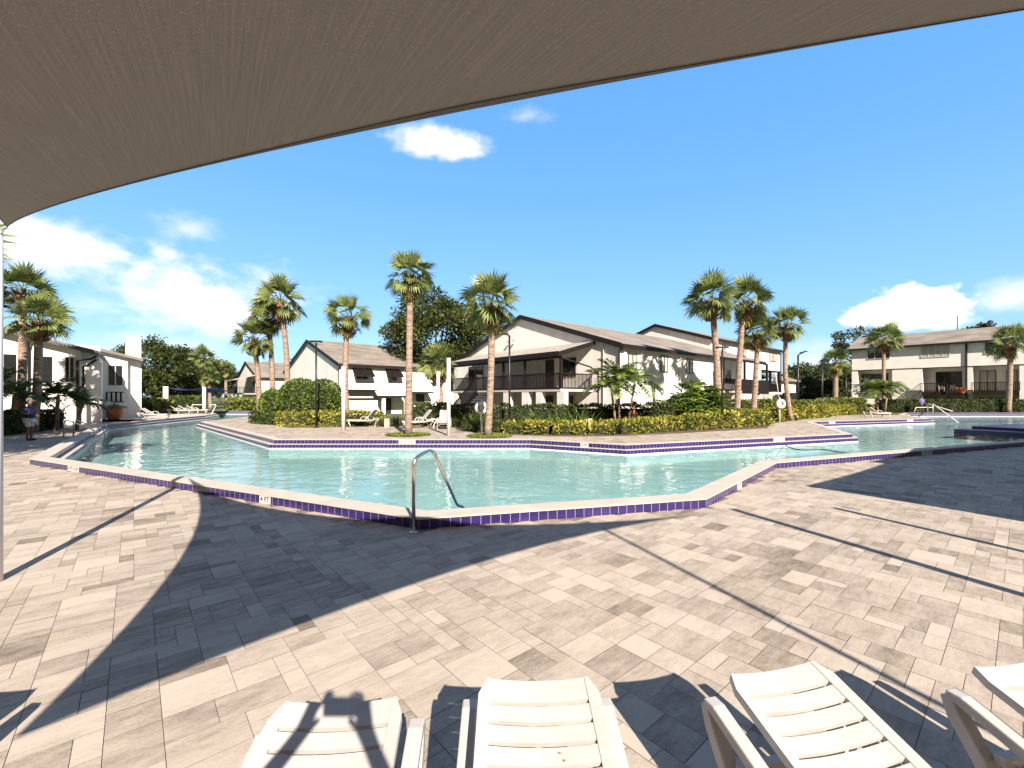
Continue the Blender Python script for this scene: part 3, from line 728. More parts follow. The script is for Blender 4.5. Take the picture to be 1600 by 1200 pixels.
mb_.railing((13.2,-.8),(16.6,-.8), 2.32, 3.36); mb_.railing((13.2,-.78),(13.2,-.02), 2.32, 3.36)
for a, c in ((16.7,19.0),(20.3,22.9)): p = MB(); p.box(a, c, -.83, -.77, 2.1, 3.4); mb_.add(p, 'balcony_panel', M['dark_wood'])
mb_.railing((19.0,-.8),(20.3,-.8), 2.32, 3.36)
for a in (13.3, 17.6, 22.8):
    p = MB(); p.box(a-.08, a+.08, -.75, -.59, 2.43, 5.0); mb_.add(p, 'porch_post', M['trim'])
for a in (16.0, 21.0):
    p = MB(); p.box(a-.2, a+.2, -.7, -.3, -.1, 2.195); mb_.add(p, 'pier', M['stucco'])
mb_.opening('y', 14.3, 15.9, 2.45, 4.5, 2.2, 'glass', 'frame_dark', 1, 'sliding_door'); mb_.opening('y', 18.2, 19.1, 2.45, 4.5, 2.2, 'door', 'frame_white', 0, 'door'); mb_.opening('y', 20.2, 21.6, 3.2, 4.5, 2.2, 'glass', 'frame_white', 1)
for y, z in ((mb_.front(799), 6.4), (mb_.front(807), 6.45)):
    p = MB(); p.lathe([(.0,0),(.09,.02),(.12,.2),(.0,.22)], 10); o = p.build('floodlight', M['lamp_lens'], mb_.root, True, (-.15, y, z)); o.rotation_euler = (0,-1.9,0)

# tall block behind it
b2 = Bld('apartment_building', (21.0,46.3), 'white three storey block rising behind the roof of the middle building, black edged gable')
b2.gable(13.0, 6.5, 20.3, 7.95, 10.1, cut=[(0,13.5,0),(13.5,20.3,3.0)])
p = MB(); p.box(13.5, 20.3, 0, 2.995, 5.25, 7.95); b2.add(p, 'upper_bay', M['stucco'])
p = MB(); p.box(13.4, 20.4, -.06, 3, 5.13, 5.25); b2.add(p, 'bay_trim', M['trim'])
for px0, py0, px1, py1 in ((1128,539,1134,551),(1157,541,1165,557),(1202,551,1213,566)):
    (a0, z1), (a1, z0) = b2.side(px0, py0), b2.side(px1, py1); b2.opening('y', a0, a1, z0, z1, 0, 'glass_curtain', 'frame_dark', 1)
for a in (.2, 20.1): p = MB(); p.tube([(a,-.4,7.8),(a,-.08,7.5),(a,-.08,0)], .06, 8); b2.add(p, 'downpipe', M['trim'])
b2.railing((13.5,-.1),(20.3,-.1), 2.4, 3.5); p = MB(); p.box(13.5,20.3,-.2,2.99,2.15,2.4); b2.add(p, 'balcony_deck', M['inside'])
for a in (13.7, 17.0, 20.1):
    p = MB(); p.box(a-.13, a+.13, .05, .31, 2.41, 5.12); b2.add(p, 'porch_post', M['trim'])
b2.opening('y', 14.6, 16.6, 2.45, 4.6, 3.0, 'glass', 'frame_dark', 1, 'sliding_door')

# low carport wing right of it
lw = Bld('stair_pavilion', (37.0,61.0), 'low white pavilion with a brown roof beyond the slim leaning palm')
p = MB(); p.box(0, 7, 0, 6, -.1, 4.0); lw.add(p, 'wall', M['stucco'])
p = MB(); p.prism([(-.6,4.0),(3,5.1),(6.6,4.0),(6.6,4.18),(3,5.3),(-.6,4.18)], 'x', -.5, 7.5); lw.add(p, 'roof', M['shingle'])
p = MB(); p.box(-.3, 7, -.12, -.02, .6, 2.4); lw.add(p, 'dark_panel', M['trim'])

# block on the left of the big oak
b3 = Bld('apartment_building', (-16.5,42.0), 'white two storey block with dark window awnings standing left of the big oak')
b3.gable(19.6, 9.8, 19.0, 4.95, 8.05)
for px0, py0, px1, py1 in ((556,584,575,593),(607,585,620,596)):
    (a0, z1), (a1, z0) = b3.side(px0, py0), b3.side(px1, py1); b3.opening('y', a0, a1, z0, z1, 0, 'glass', 'frame_white', 1)
    p = MB(); p.prism([(-.004,z1+.55),(-.9,z1-.15),(-.9,z1-.3),(-.004,z1+.48)], 'x', a0-.35, a1+.35); b3.add(p, 'awning', M['dark_wood'])
a0, a1, a2, a3 = b3.side(541), b3.side(585), b3.side(583), b3.side(626)
p = MB(); p.box(a0, a1, -.9, -.01, 1.55, 1.72); p.box(a0, a1, -.85, -.01, 2.45, 2.55); p.box(a2, a3, -1.9, -.01, 1.75, 1.95); p.box(a2+3.5, b3.side(668), -1.3, -.01, 2.2, 2.36); b3.add(p, 'ledge_trim', M['trim'])
p = MB(); p.box(a0, a1, -.8, -.012, -.1, 1.545); b3.add(p, 'lower_wall', M['stucco_warm'])
for a in (a2+.2, a3-.4): p = MB(); p.box(a, a+.3, -1.8, -1.5, -.1, 1.745); b3.add(p, 'pier', M['stucco_warm'])
b3.opening('y', b3.side(600), b3.side(611), .1, 1.7, 0, 'door', 'frame_dark', 0, 'door'); b3.opening('y', b3.side(650), b3.side(663), .1, 2.1, 0, 'door', 'frame_dark', 0, 'door')
for k in range(6): p = MB(); p.box(a0+.5+k*.45, a0+.72+k*.45, -.82, -.803, .25, .45); b3.add(p, 'vent_block', M['trim'])
p = MB(); p.tube([(-.06,-.3,4.8),(-.06,-.06,4.5),(-.06,-.06,0)], .05, 8); b3.add(p, 'downpipe', M['trim'])

# far left blocks
b4 = Bld('apartment_building', (-42.2,73.0), 'distant white gabled block with a corner balcony seen between the left palms')
b4.gable(20.0, 10.0, 26.0, 4.95, 8.1)
p = MB(); p.box(-3, 0, .3, 9, 2.2, 2.45); b4.add(p, 'balcony_deck', M['inside'])
b4.railing((-3,.3),(-3,9), 2.3, 3.4, pitch=.2); b4.railing((-3,.3),(0,.3), 2.3, 3.4, pitch=.2)
p = MB(); p.prism([(-3.3,4.5),(0,5.4),(0,5.55),(-3.3,4.65)], 'y', .2, 9.2); b4.add(p, 'porch_roof', M['shingle_pale'])
for y in (.4, 4.5, 8.9):
    p = MB(); p.box(-3,-2.85,y,y+.15,2.46,4.55); b4.add(p, 'porch_post', M['trim']); p = MB(); p.box(-2.95,-2.6,y-.1,y+.25,-.1,2.195); b4.add(p, 'pier', M['stucco'])
b4.opening('x', 2.0, 4.0, 2.5, 4.4, 0, 'glass', 'frame_dark', 1, 'sliding_door'); b4.opening('x', 1.2, 3.6, .1, 2.0, 0, 'glass', 'frame_dark', 1, 'sliding_door')
for a in (4, 9, 15): b4.opening('y', a, a+2.2, 2.9, 4.3, 0, 'glass', 'frame_dark', 1)
b5 = Bld('apartment_building', (-52.5,90.0), 'farthest white block with a long grey roof, just left of the distant gabled one')
b5.gable(14.0, 7.0, 16.0, 6.2, 9.0)
for a in (1.5, 6, 10): b5.opening('y', a, a+2.4, 3.9, 5.3, 0, 'glass', 'frame_dark', 1)
p = MB(); p.box(0, 9, -.9, -.02, 2.2, 2.5); b5.add(p, 'ledge_trim', M['trim'])
b5.opening('y', 1.2, 4.4, .1, 2.0, 0, 'glass', 'frame_dark', 1, 'sliding_door')

# three storey block on the right: faces the pool with its gutter side
rb = Bld('apartment_building', (57.3,43.7), 'long white three storey block at the right edge with recessed dark balconies')
yl = rb.front(1331); F = lambda px: rb.front(px)
p = MB(); p.box(0, 11, -10, yl, 5.3, 8.0); p.box(2.2, 11, -10, yl, -.1, 5.298)
for a, c in ((1331,1340),(1394,1441),(1506,1520),(1593,1640)): p.box(.004, 2.198, F(c), F(a), -.1, 5.298)
p.box(.3, 2.198, F(1394), F(1340), -.1, 2.3)
rb.add(p, 'wall', M['stucco_warm'])
p = MB(); p.prism([(-.45,7.92),(6.0,10.0),(11.45,7.92),(11.45,8.1),(6.0,10.2),(-.45,8.1)], 'y', -10.4, yl+.45); rb.add(p, 'roof', M['shingle'])
p = MB(); p.box(-.58, -.45, -10.4, yl+.45, 7.86, 8.1); p.box(-.03, 0, -10, yl, 5.22, 5.32); rb.add(p, 'fascia', M['trim'])
p = MB(); p.tube([(-.3,F(1510),7.85),(-.08,F(1510),7.6),(-.08,F(1510),0)], .09, 8); rb.add(p, 'downpipe', M['trim'])
for px0, py0, px1, py1, gl, mu in ((1355,547,1391,560,'glass',2),(1439,540,1484,557,'glass_curtain',3),(1538,533,1590,551,'glass',2)):
    (a0, z1), (a1, z0) = rb.front(px0, py0), rb.front(px1, py1); rb.opening('x', a0, a1, z0, z1, 0, gl, 'frame_white', mu)
for px0, px1, gl, mu in ((1345,1388,'glass',3),(1462,1503,'glass',2),(1530,1556,'glass_curtain',1),(1572,1590,'glass_curtain',1)):
    rb.opening('x', rb.front(px0, off=2.2), rb.front(px1, off=2.2), 2.45, 4.85, 2.2, gl, 'frame_dark', mu, 'sliding_door')
for px0, px1 in ((1460,1500),(1530,1585)): rb.opening('x', rb.front(px0, off=2.2), rb.front(px1, off=2.2), .05, 1.7, 2.2, 'glass', 'frame_dark', 2, 'sliding_door')
for a, c in ((1441,1506),(1520,1593),(1340,1394)):
    p = MB(); p.box(-.5 if a != 1340 else -.1, 2.195, F(c)+.01, F(a)-.01, 2.15 if a != 1340 else 2.31, 2.42); rb.add(p, 'balcony_deck', M['floor_int'])
    p = MB(); p.box(-.56, -.505, F(c)+.01, F(a)-.01, 2.05, 2.45)
    if a != 1340: rb.add(p, 'deck_edge', M['trim'])
for a, c in ((1438,1481),(1518,1594),(1333,1346)): rb.railing((-.5,F(c)),(-.5,F(a)), 2.42, 3.45, 'dark_wood', .15)
st = MB(); ya, yb_ = F(1524), F(1481)
for k in range(11): st.box(-.6-.28*(k+1), -.6-.28*k+.03, ya+.1, yb_-.1, 2.3-.21*(k+1), 2.3-.21*(k+1)+.05)
st.prism([(-.56,2.35),(-3.7,0.0),(-3.9,0.0),(-.56,2.6)], 'y', ya, ya+.08); st.prism([(-.56,2.35),(-3.7,0.0),(-3.9,0.0),(-.56,2.6)], 'y', yb_-.08, yb_)
for yy in (ya, yb_-.08):
    st.prism([(-.56,3.4),(-3.7,1.0),(-3.7,.92),(-.56,3.3)], 'y', yy, yy+.06)
    for xx, zz in ((-.75,2.5),(-2.2,1.4),(-3.65,.3)): st.box(xx, xx+.08, yy, yy+.08, 0, zz+.72)
rb.add(st, 'staircase', M['dark_wood'])
st = MB(); y0, y1 = F(1438), F(1413); st.prism([(y0,2.42),(y1,.9),(y1,.8),(y0,2.3)], 'x', -.55, -.45); st.prism([(y0,3.42),(y1,1.9),(y1,1.84),(y0,3.34)], 'x', -.53, -.47)
for k in range(12):
    f = k/11; yy = y0+(y1-y0)*f; st.box(-.515,-.485, yy-.015, yy+.015, 2.35-1.5*f, 3.36-1.5*f)
rb.add(st, 'stair_rail', M['frame_dark'])
p = MB(); p.tube([(6,F(1488),10.0),(6,F(1488),11.9)], .05, 8); rb.add(p, 'vent_pipe', M['grey_unit'])

KS = 1.12; rb.root.scale = (KS,KS,KS); rb.root.location = (57.3*KS, 43.7*KS, 1.9-1.9*KS)   # set back so that deck, hedge and palms fit before it
# clubhouse at the left edge
cl = Bld('clubhouse', (-29.5,30.0), 'white clubhouse with mono pitch roofs, tall dark windows and a chimney at the left edge')
zr = lambda x: 5.0 - .265*x
p = MB(); p.prism([(-14,-.1),(0,-.1),(0,zr(0)),(-14,zr(-14))], 'y', 0, 9); p.prism([(0.0,-.1),(.95,-.1),(.95,zr(.95)),(0.0,zr(0))], 'y', 1.0, 9)
x2, x3 = cl.side(160, off=5.8), cl.side(221, off=5.8); z2 = lambda x: 5.42 - .27*(x-x2)
xm = x2+(x3-x2)*.64
p.prism([(x2,-.1),(xm,-.1),(xm,z2(xm)),(x2,z2(x2))], 'y', 5.8, 10); p.prism([(xm,-.1),(x3,-.1),(x3,z2(x3)),(xm,z2(xm))], 'y', 6.3, 10)
cl.add(p, 'wall', M['stucco'])
fx0, fx1 = cl.side(134.6, off=-.45), cl.side(158.7, off=-.45)
p = MB(); p.box(fx0, fx1, -.45, .1, -.1, 4.25); p.box(fx0-.25, fx0-.004, .1, .35, -.1, 4.25); cl.add(p, 'fin_wall', M['stucco'])
p = MB(); p.box(fx0+.0, fx1+.03, -.47, .12, 4.05, 4.12); cl.add(p, 'fin_cap', M['stucco_warm'])
p = MB(); xo = cl.side(158); p.prism([(-14.3,zr(-14.3)),(xo,zr(xo)),(xo,zr(xo)+.28),(-14.3,zr(-14.3)+.28)], 'y', -.6, 9.3)
p.prism([(x2-.1,z2(x2)+.02),(x3+.1,z2(x3)),(x3+.1,z2(x3)+.22),(x2-.1,z2(x2)+.24)], 'y', 5.3, 10.2); cl.add(p, 'roof', M['shingle'])
p = MB(); p.prism([(-14.3,zr(-14.3)-.02),(xo+.06,zr(xo)-.03),(xo+.06,zr(xo)+.14),(-14.3,zr(-14.3)+.15)], 'y', -.66, -.605); cl.add(p, 'fascia', M['grey_unit'])
ca, cb_ = cl.side(196, off=6.6), cl.side(220.5, off=6.6); p = MB(); p.box(ca, cb_, 6.6, 8.0, 3, zat(529, 38)); cl.add(p, 'chimney', M['stucco'])
pa, pb_ = cl.side(118, off=2.2), cl.side(157, off=2.2); p = MB(); p.box(pa, pb_, 2.2, 2.8, 4.5, zat(539, 31.7)); cl.add(p, 'parapet', M['stucco'])
for px0, py0, px1, py1, mu in ((4,552,28,618,0),(58,555.5,84,600,0),(100.5,557.5,117,598,1)):
    (a0, z1), (a1, z0) = cl.side(px0, py0), cl.side(px1, py1); cl.opening('y', a0, a1, z0, z1, 0, 'glass', 'frame_white', mu)
(a0, z1), (a1, z0) = cl.side(168, 570, 5.8), cl.side(192.5, 603, 5.8); cl.opening('y', a0, a1, z0, z1, 5.8, 'glass', 'frame_white', 1)
a0, a1 = cl.side(166, off=5.2), cl.side(194, off=5.2); cl.railing((a0,5.2),(a1,5.2), 1.35, 2.25, 'trim', .28, bal=.12)
p = MB(); p.box(a0, a1, 5.2, 5.79, 1.15, 1.4); cl.add(p, 'balcony_deck', M['stucco'])
p = MB(); p.box(fx1+.05, x2+.25, 1.5, 1.6, -.1, 4.6); cl.add(p, 'dark_panel', M['trim'])  # dark sheet standing in for the shaded gap beside the fin
p = MB(); d1 = cl.side(121, off=-.1)
p.tube([(xo-.2,-.35,zr(xo)-.05),(xo-.5,-.3,4.45),(d1,-.12,4.3),(d1,-.12,0)], .07, 8); p.tube([(xo-.2,-.6,zr(xo)-.3),(fx0+.1,-.6,4.02),(fx0-.15,-.3,3.9),(fx0-.15,-.3,2.6),(d1,-.16,2.35)], .07, 8)
d0 = cl.side(45, off=-.1); p.tube([(d0,-.3,zr(d0)-.2),(d0,-.12,4.9),(d0,-.12,0)], .06, 8); cl.add(p, 'downpipe', M['trim'])

# ------------------------------------------------------------------ palms
G_I = 'cabbage palms on the pool terrace'
b = at(638,680,ZI); sabal(638, b, 641, 424, 1.22, 11, 'tallest cabbage palm on the terrace, straight pale trunk, leafy skirt under its crown', G_I, .165, skirt=16)
b = at(762,682,ZI); sabal(762, b, 768, 464, 1.45, 12, 'cabbage palm with a full crown in front of the left part of the long balcony', G_I, .16, .06, skirt=8)
b = atD(542,26.5,ZI); sabal(542, b, 543, 488, 1.48, 13, 'cabbage palm with a sparse crown behind the white post left of the lounger', G_I, .185, -.12, skirt=4, nl=26)
G_L = 'three palms in the bed left of the round bushes'
b = atD(446,31,ZI); sabal(446, b, 438, 462, 1.85, 14, 'tallest of the three palms left of the round bushes, leaning crown with orange boots', G_L, .20, .28, nl=35)
b = atD(427,32,ZI); sabal(427, b, 419, 490, 1.5, 15, 'middle palm of the three left of the round bushes, with dark hanging dead fronds', G_L, .19, .1, skirt=8)
b = atD(406,31,ZI); sabal(406, b, 397, 524, 1.5, 16, 'shortest of the three palms left of the round bushes, wide low crown', G_L, .19, .1)
G_R = 'four palms in front of the right end of the middle building'
b = atD(1122,25.5,ZI); sabal(1122, b, 1112, 458, 1.68, 17, 'stoutest of the four palms at the middle building, trunk rising behind the split leaf bush', G_R, .20, .1, nl=35)
b = atD(1151,28,ZI); sabal(1151, b, 1162, 464, 1.72, 18, 'second of the four palms, its crown overlapping the stoutest one', G_R, .19, -.05, skirt=6, nl=35)
b = atD(1176,29,ZI); sabal(1176, b, 1184, 513, 1.45, 19, 'lowest crowned of the four palms, wide orange boots above the light hedge', G_R, .185, .03, skirt=6)
b = atD(1236,31.5,ZI); sabal(1236, b, 1229, 502, 1.5, 20, 'slim leaning palm beside the life ring, rightmost of the four', G_R, .165, -.25)
G_F = 'palms before the right hand block'
b = atD(1382,50,ZI); sabal(1382, b, 1382, 525, 2.0, 21, 'palm in front of the left end of the three storey block', G_F, .20, -.1)
b = atD(1575,47.3,ZI); sabal(1575, b, 1578, 530, 2.1, 22, 'palm with a thick trunk before the right half of the three storey block', G_F, .26, .1, skirt=6)
G_D = 'distant palms behind the left channel'
b = atD(319,62,ZI); sabal(319, b, 317, 556, 1.9, 23, 'tall thin distant palm beside the far white post at the left channel', G_D, .26, 0)
b = atD(329,60,ZI); sabal(329, b, 326, 585, 1.5, 24, 'short yellowish distant palm at the left channel', G_D, .24, 0, skirt=5)
b = atD(353,66,ZI); sabal(353, b, 353, 576, 1.5, 25, 'small distant palm before the far white wall', G_D, .22, 0)
b = atD(476,62,ZI); sabal(476, b, 471, 564, 1.5, 26, 'far palm showing above the roof left of the sheer gable wall', G_D, .24, 0)
b = atD(1305,62,ZI); sabal(1305, b, 1306, 562, 2.2, 27, 'dark shaded palm among the trees left of the three storey block', None, .34, 0, skirt=12)
b = atD(690,31,ZI); sabal(690, b, 683, 562, 1.55, 28, 'low pale green fan palm in front of the oak, beside the gable end', None, .24, .05, nl=36, boots=1.3)
G_C = 'pair of palms by the clubhouse'
b = atD(30,24,0); sabal(30, b, 35, 446, 1.6, 29, 'taller palm of the pair by the clubhouse, smooth trunk', G_C, .20, .1, boots=.5)
b = atD(52,23.2,0); sabal(52, b, 60, 492, 1.45, 30, 'palm of the clubhouse pair with shaggy orange boots and one long stray frond', G_C, .20, .1, skirt=2, long_frond=(1.0,-.1,.15))
b = (-16.4,11.5,0); sabal(0, b, -150, 384, 2.1, 31, 'palm just outside the left edge, only frond tips reach into view', None, .26, 0)

def cluster_palm(base, trunks, label, name='feather_palm', m='feather', group=None, seed=3, fl=1.5, nf=11, tr=.06):
    rng = random.Random(seed); root = empty(name, base, 0, label, 'palm tree', group)
    for dx, dy, h, lx in trunks:
        t = MB(); top = Vector((dx+lx, dy, h)); t.tube([(dx,dy,0),(dx+lx*.4,dy,h*.5),top], [tr*1.3,tr,tr*.8], 8); t.build('trunk', M['palm_trunk'], root, True)
        b = MB()
        for k in range(nf):
            a = k*2.4+rng.uniform(-.3,.3); e = rng.uniform(.25,1.25)
            frond(b, top, Vector((math.cos(a)*math.cos(e), math.sin(a)*math.cos(e), math.sin(e))), fl*rng.uniform(.8,1.1), rng, arch=rng.uniform(.9,1.35))
        b.build('crown', M[m], root)
    return root
x, y, z = atD(969,23.0,ZI)
cluster_palm((x,y,z), [(-.2,.1,2.15,-.25),(.05,.35,2.7,-.05),(.35,-.2,2.35,.35)], 'three stemmed feather palm with arching fronds in the croton bed at the white gable corner', seed=4, fl=1.75, nf=16)
x, y, z = atD(1376,47.5,ZI)
cluster_palm((x,y,z), [(-.3,0,2.4,-.4),(.5,.1,2.6,.5),(.1,.6,2.2,.1)], 'bushy feather palm with curved pale stems under the palm at the three storey block', seed=5, fl=2.3, nf=14, tr=.09, group=None)
x, y, z = atD(88,24.5,0)
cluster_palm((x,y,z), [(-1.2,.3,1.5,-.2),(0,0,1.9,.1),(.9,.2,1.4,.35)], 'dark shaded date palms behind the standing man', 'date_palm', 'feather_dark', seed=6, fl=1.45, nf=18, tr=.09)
x, y, z = atD(10,22.5,0)
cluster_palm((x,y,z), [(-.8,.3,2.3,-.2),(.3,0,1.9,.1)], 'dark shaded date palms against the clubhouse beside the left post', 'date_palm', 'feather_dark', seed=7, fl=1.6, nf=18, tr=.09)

# ------------------------------------------------------------------ trees
oak((*atD(680,52)[:2],0), 14.6, 6.4, 41, 'big dark oak behind the tall palm, crown above the roofs', 64, .34, 420, trunk_h=.2)
oak((*atD(775,54)[:2],0), 11.8, 4.2, 47, 'lower oak crown behind the palm at the gable', 34, .32, 330, trunk_h=.25)
GO = 'live oaks behind the far left channel'
oak((*atD(248,76)[:2],0), 11.4, 7.2, 42, 'broad live oak right of the clubhouse chimney', 54, .42, 330, GO, trunk_h=.12)
oak((*atD(300,84)[:2],0), 10.3, 6.6, 43, 'live oak behind the thin distant palm', 46, .42, 300, GO, trunk_h=.12)
oak((*atD(342,108)[:2],0), 10.6, 5.5, 44, 'farther live oak crown above the farthest grey roof', 36, .5, 220, GO, trunk_h=.15)
oak((*atD(198,70)[:2],0), 7.0, 6.0, 45, 'low live oak mostly behind the clubhouse', 36, .42, 260, GO, trunk_h=.12)
GT = 'trees left of the three storey block'
oak((*atD(1262,84)[:2],0), 7.6, 5.6, 51, 'low dark oak left of the bent lamp pole', 40, .42, 300, GT, trunk_h=.1)
oak((*atD(1300,88)[:2],0), 8.0, 6.0, 52, 'dark oak behind the shaded palm', 40, .42, 300, GT, trunk_h=.1)
oak((*atD(1238,78)[:2],0), 5.2, 4.2, 54, 'small dark tree beside the low pavilion', 30, .4, 260, GT, trunk_h=.1)
oak((*atD(1338,80)[:2],0), 15.0, 4.2, 53, 'tall airy tree with open limbs against the cloud', 26, .4, 120, GT, trunk_h=.5)
oak((*atD(1532,74)[:2],0), 14.3, 3.4, 55, 'oak top peeking over the roof of the three storey block', 26, .4, 260, None, trunk_h=.4)
oak((*atD(548,90)[:2],0), 10.6, 3.2, 56, 'far treetop just above the awning block roof', 20, .45, 200, None, trunk_h=.4)
oak((*atD(428,110)[:2],0), 9.6, 5.5, 57, 'far treetops above the distant gabled block', 28, .5, 200, None, trunk_h=.3)
oak((-22.6,15.5,0), 9.5, 3.3, 59, 'leafy oak outside the left edge, shading the date palms', 36, .3, 300, None, trunk_h=.35)
oak((-17.6,7.2,0), 8.6, 3.9, 58, 'leafy oak outside the left edge, shading the man and the hedge', 40, .3, 300, None, trunk_h=.35)
for i, (x, y, h, r) in enumerate(((-95,130,10,11),(-70,135,9,10),(70,140,10,11),(95,120,11,11),(25,150,9,12),(-20,150,9,12),(110,85,11,10),(-85,75,9,9))):
    oak((x,y,0), h, r, 70+i, 'far dark tree on the skyline behind the houses', 26, .8, 120, 'far trees on the skyline', trunk_h=.05)

# ------------------------------------------------------------------ beds, hedges and shrubs
def bed(name, poly, z, m): return flat(name, poly, z, M[m])
bed('planting_bed', [xy(402,659,ZI), xy(450,668.5,ZI), xy(520,667.5,ZI), xy(575,667,ZI), xy(590,655,ZI), xy(560,647,ZI), xy(420,648,ZI)], ZI+.006, 'mulch')
bed('planting_bed', [xy(714,671.5,ZI), xy(800,679.5,ZI), xy(870,682,ZI), xy(965,681.5,ZI), xy(1062,677,ZI), xy(1200,669,ZI), xy(1202,656,ZI), xy(1355,642,ZI), xy(1300,637,ZI), xy(960,650,ZI), xy(700,652,ZI)], ZI+.006, 'mulch')
def grass_stuff(name, poly, z, n, L, seed, label):
    rng = random.Random(seed); b = MB(); xs = [q[0] for q in poly]; ys = [q[1] for q in poly]; k = 0
    while k < n:
        p_ = (rng.uniform(min(xs),max(xs)), rng.uniform(min(ys),max(ys)))
        if not inside(p_, poly): continue
        k += 1; tuft(b, (*p_, z), 5, L, rng, w=.012, bend=.4)
    o = b.build(name, M['grass']); tag(o, label, 'grass', None, 'stuff')
def ring(c, a, b_, n=20): return [(c[0]+a*math.cos(2*PI*i/n), c[1]+b_*math.sin(2*PI*i/n)) for i in range(n)]
for (px, py), sd, lb in (((638,680),1,'low green grass ring around the foot of the tall palm'),((765,682),2,'low green grass ring around the foot of the palm before the balcony')):
    c = at(px,py,ZI); bed('grass_bed', ring(c, .95, .95), ZI+.006, 'lawn'); grass_stuff('grass', ring(c, 1.0, .95), ZI, 900, .13, sd, lb)
grass_stuff('grass', [xy(402,659,ZI), xy(450,668.3,ZI), xy(540,667.2,ZI), xy(540,665,ZI), xy(450,664,ZI)], ZI, 900, .16, 3, 'short grass fringe along the front of the left planting bed')

hedge('croton_hedge', [xy(400,661,ZI), xy(440,664,ZI)], .8, ZI, ZI+.55, M['hedge'], 1, 'short dark green shrub row at the foot of the three left palms', 'hedge', L=.16)
hedge('croton_hedge', [xy(438,666,ZI), xy(500,666,ZI), xy(560,665,ZI), xy(596,663,ZI)], .9, ZI, [.82,.86,.86,.8], M['croton'], 2, 'yellow croton hedge below the round clipped bushes', 'hedge', 'yellow croton hedges', L=.13)
cpath = [at(px,py,ZI)[:2] for px, py in ((790,677),(860,678.5),(960,678),(1062,672.5),(1196,664.5))]
hedge('croton_hedge', cpath, .9, ZI, [.56,.61,.64,.73,1.02], M['croton'], 3, 'long yellow croton hedge along the terrace in front of the middle building', 'hedge', 'yellow croton hedges', L=.14)
hedge('croton_hedge', [at(px,py,ZI)[:2] for px, py in ((1200,657),(1272,652.5),(1302,648),(1354,641.5))], 1.4, ZI, [1.05,.95,.85,.7], M['croton'], 4, 'yellow croton hedge running away to the right behind the deck lounger', 'hedge', 'yellow croton hedges', L=.17)
hedge('boxwood_hedge', [atD(px,25.0)[:2] for px in (704,760,830,900,1010)], 1.0, ZI, 1.30, M['hedge'], 5, 'dark green clipped hedge in front of the long balcony', 'hedge', L=.12)
hedge('boxwood_hedge', [atD(px,26.5)[:2] for px in (640,704)], 1.0, ZI, 1.35, M['hedge'], 6, 'dark green hedge behind the pair of loungers', 'hedge', L=.13)
hedge('boxwood_hedge', [atD(1010,24.6)[:2], atD(1050,24.6)[:2]], 1.2, ZI, 1.35, M['hedge'], 7, 'dark green hedge between the feather palm and the split leaf bush', 'hedge', L=.14)
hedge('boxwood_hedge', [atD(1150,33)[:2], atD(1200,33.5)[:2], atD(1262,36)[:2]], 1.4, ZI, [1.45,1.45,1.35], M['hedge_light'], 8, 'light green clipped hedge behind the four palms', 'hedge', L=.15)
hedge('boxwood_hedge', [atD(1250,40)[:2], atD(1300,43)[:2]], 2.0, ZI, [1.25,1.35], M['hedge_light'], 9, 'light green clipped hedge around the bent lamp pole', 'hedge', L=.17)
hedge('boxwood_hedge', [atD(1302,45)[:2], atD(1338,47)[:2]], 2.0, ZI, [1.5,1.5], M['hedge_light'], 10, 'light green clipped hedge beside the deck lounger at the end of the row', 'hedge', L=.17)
hedge('boxwood_hedge', [(40.5,48.6),(56,48.4),(66,48.2)], 1.2, ZI, 1.35, M['hedge'], 11, 'long dark clipped hedge beyond the far edge of the pool', 'hedge', L=.16, dens=150)
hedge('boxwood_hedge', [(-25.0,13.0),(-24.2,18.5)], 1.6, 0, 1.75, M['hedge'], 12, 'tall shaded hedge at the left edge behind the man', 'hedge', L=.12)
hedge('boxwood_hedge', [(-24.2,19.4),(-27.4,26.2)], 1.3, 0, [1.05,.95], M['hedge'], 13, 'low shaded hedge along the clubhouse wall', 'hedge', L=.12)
hedge('grass_mound', [atD(214,42)[:2], atD(252,47)[:2]], 2.4, 0, [1.15,1.0], M['hedge_light'], 14, 'mound of rough light green grass right of the clubhouse', 'shrub', L=.4, dens=60)
hedge('grass_mound', [atD(360,56)[:2], atD(410,56)[:2]], 2.0, 0, [1.2,1.0], M['hedge_light'], 15, 'strip of rough light green grass behind the channel', 'shrub', L=.4, dens=50)
hedge('boxwood_hedge', [atD(262,60)[:2], atD(318,60)[:2]], 1.5, 0, [1.6,1.6], M['hedge'], 16, 'distant dark hedge behind the small navy canopy', 'hedge', L=.25, dens=60)
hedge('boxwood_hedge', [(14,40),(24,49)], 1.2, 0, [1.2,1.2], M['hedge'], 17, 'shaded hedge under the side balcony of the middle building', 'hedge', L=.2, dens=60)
GB = 'round clipped bushes left of the awning block'
def bush(px, d, w, h, seed, label):
    rng = random.Random(seed); x, y, z = atD(px, d, ZI); b = MB()
    blob(b, (x,y,z+h*.5), (w*.44,w*.40,h*.46), 1, 14, rng)
    for k in range(int(9*w)):
        q = rdir(rng); q.z = abs(q.z)*1.1-.35
        leaf_ball(b, (x+q.x*w*.40, y+q.y*w*.38, z+h*.5+q.z*h*.42), (w*.16,w*.16,h*.14), 190, .15, .10, rng, .4)
    leaf_ball(b, (x,y,z+h*.5), (w*.5,w*.46,h*.5), 2600, .15, .10, rng, .93)
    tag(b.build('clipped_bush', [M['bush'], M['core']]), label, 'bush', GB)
bush(427, 29.0, 1.7, 2.15, 1, 'small round bush nearest the three left palms')
bush(470, 28.2, 2.8, 2.85, 2, 'big round clipped bush in the middle of the three, left of the lamp pole')
bush(506, 27.4, 2.4, 2.75, 3, 'big round clipped bush behind the slim lamp pole')

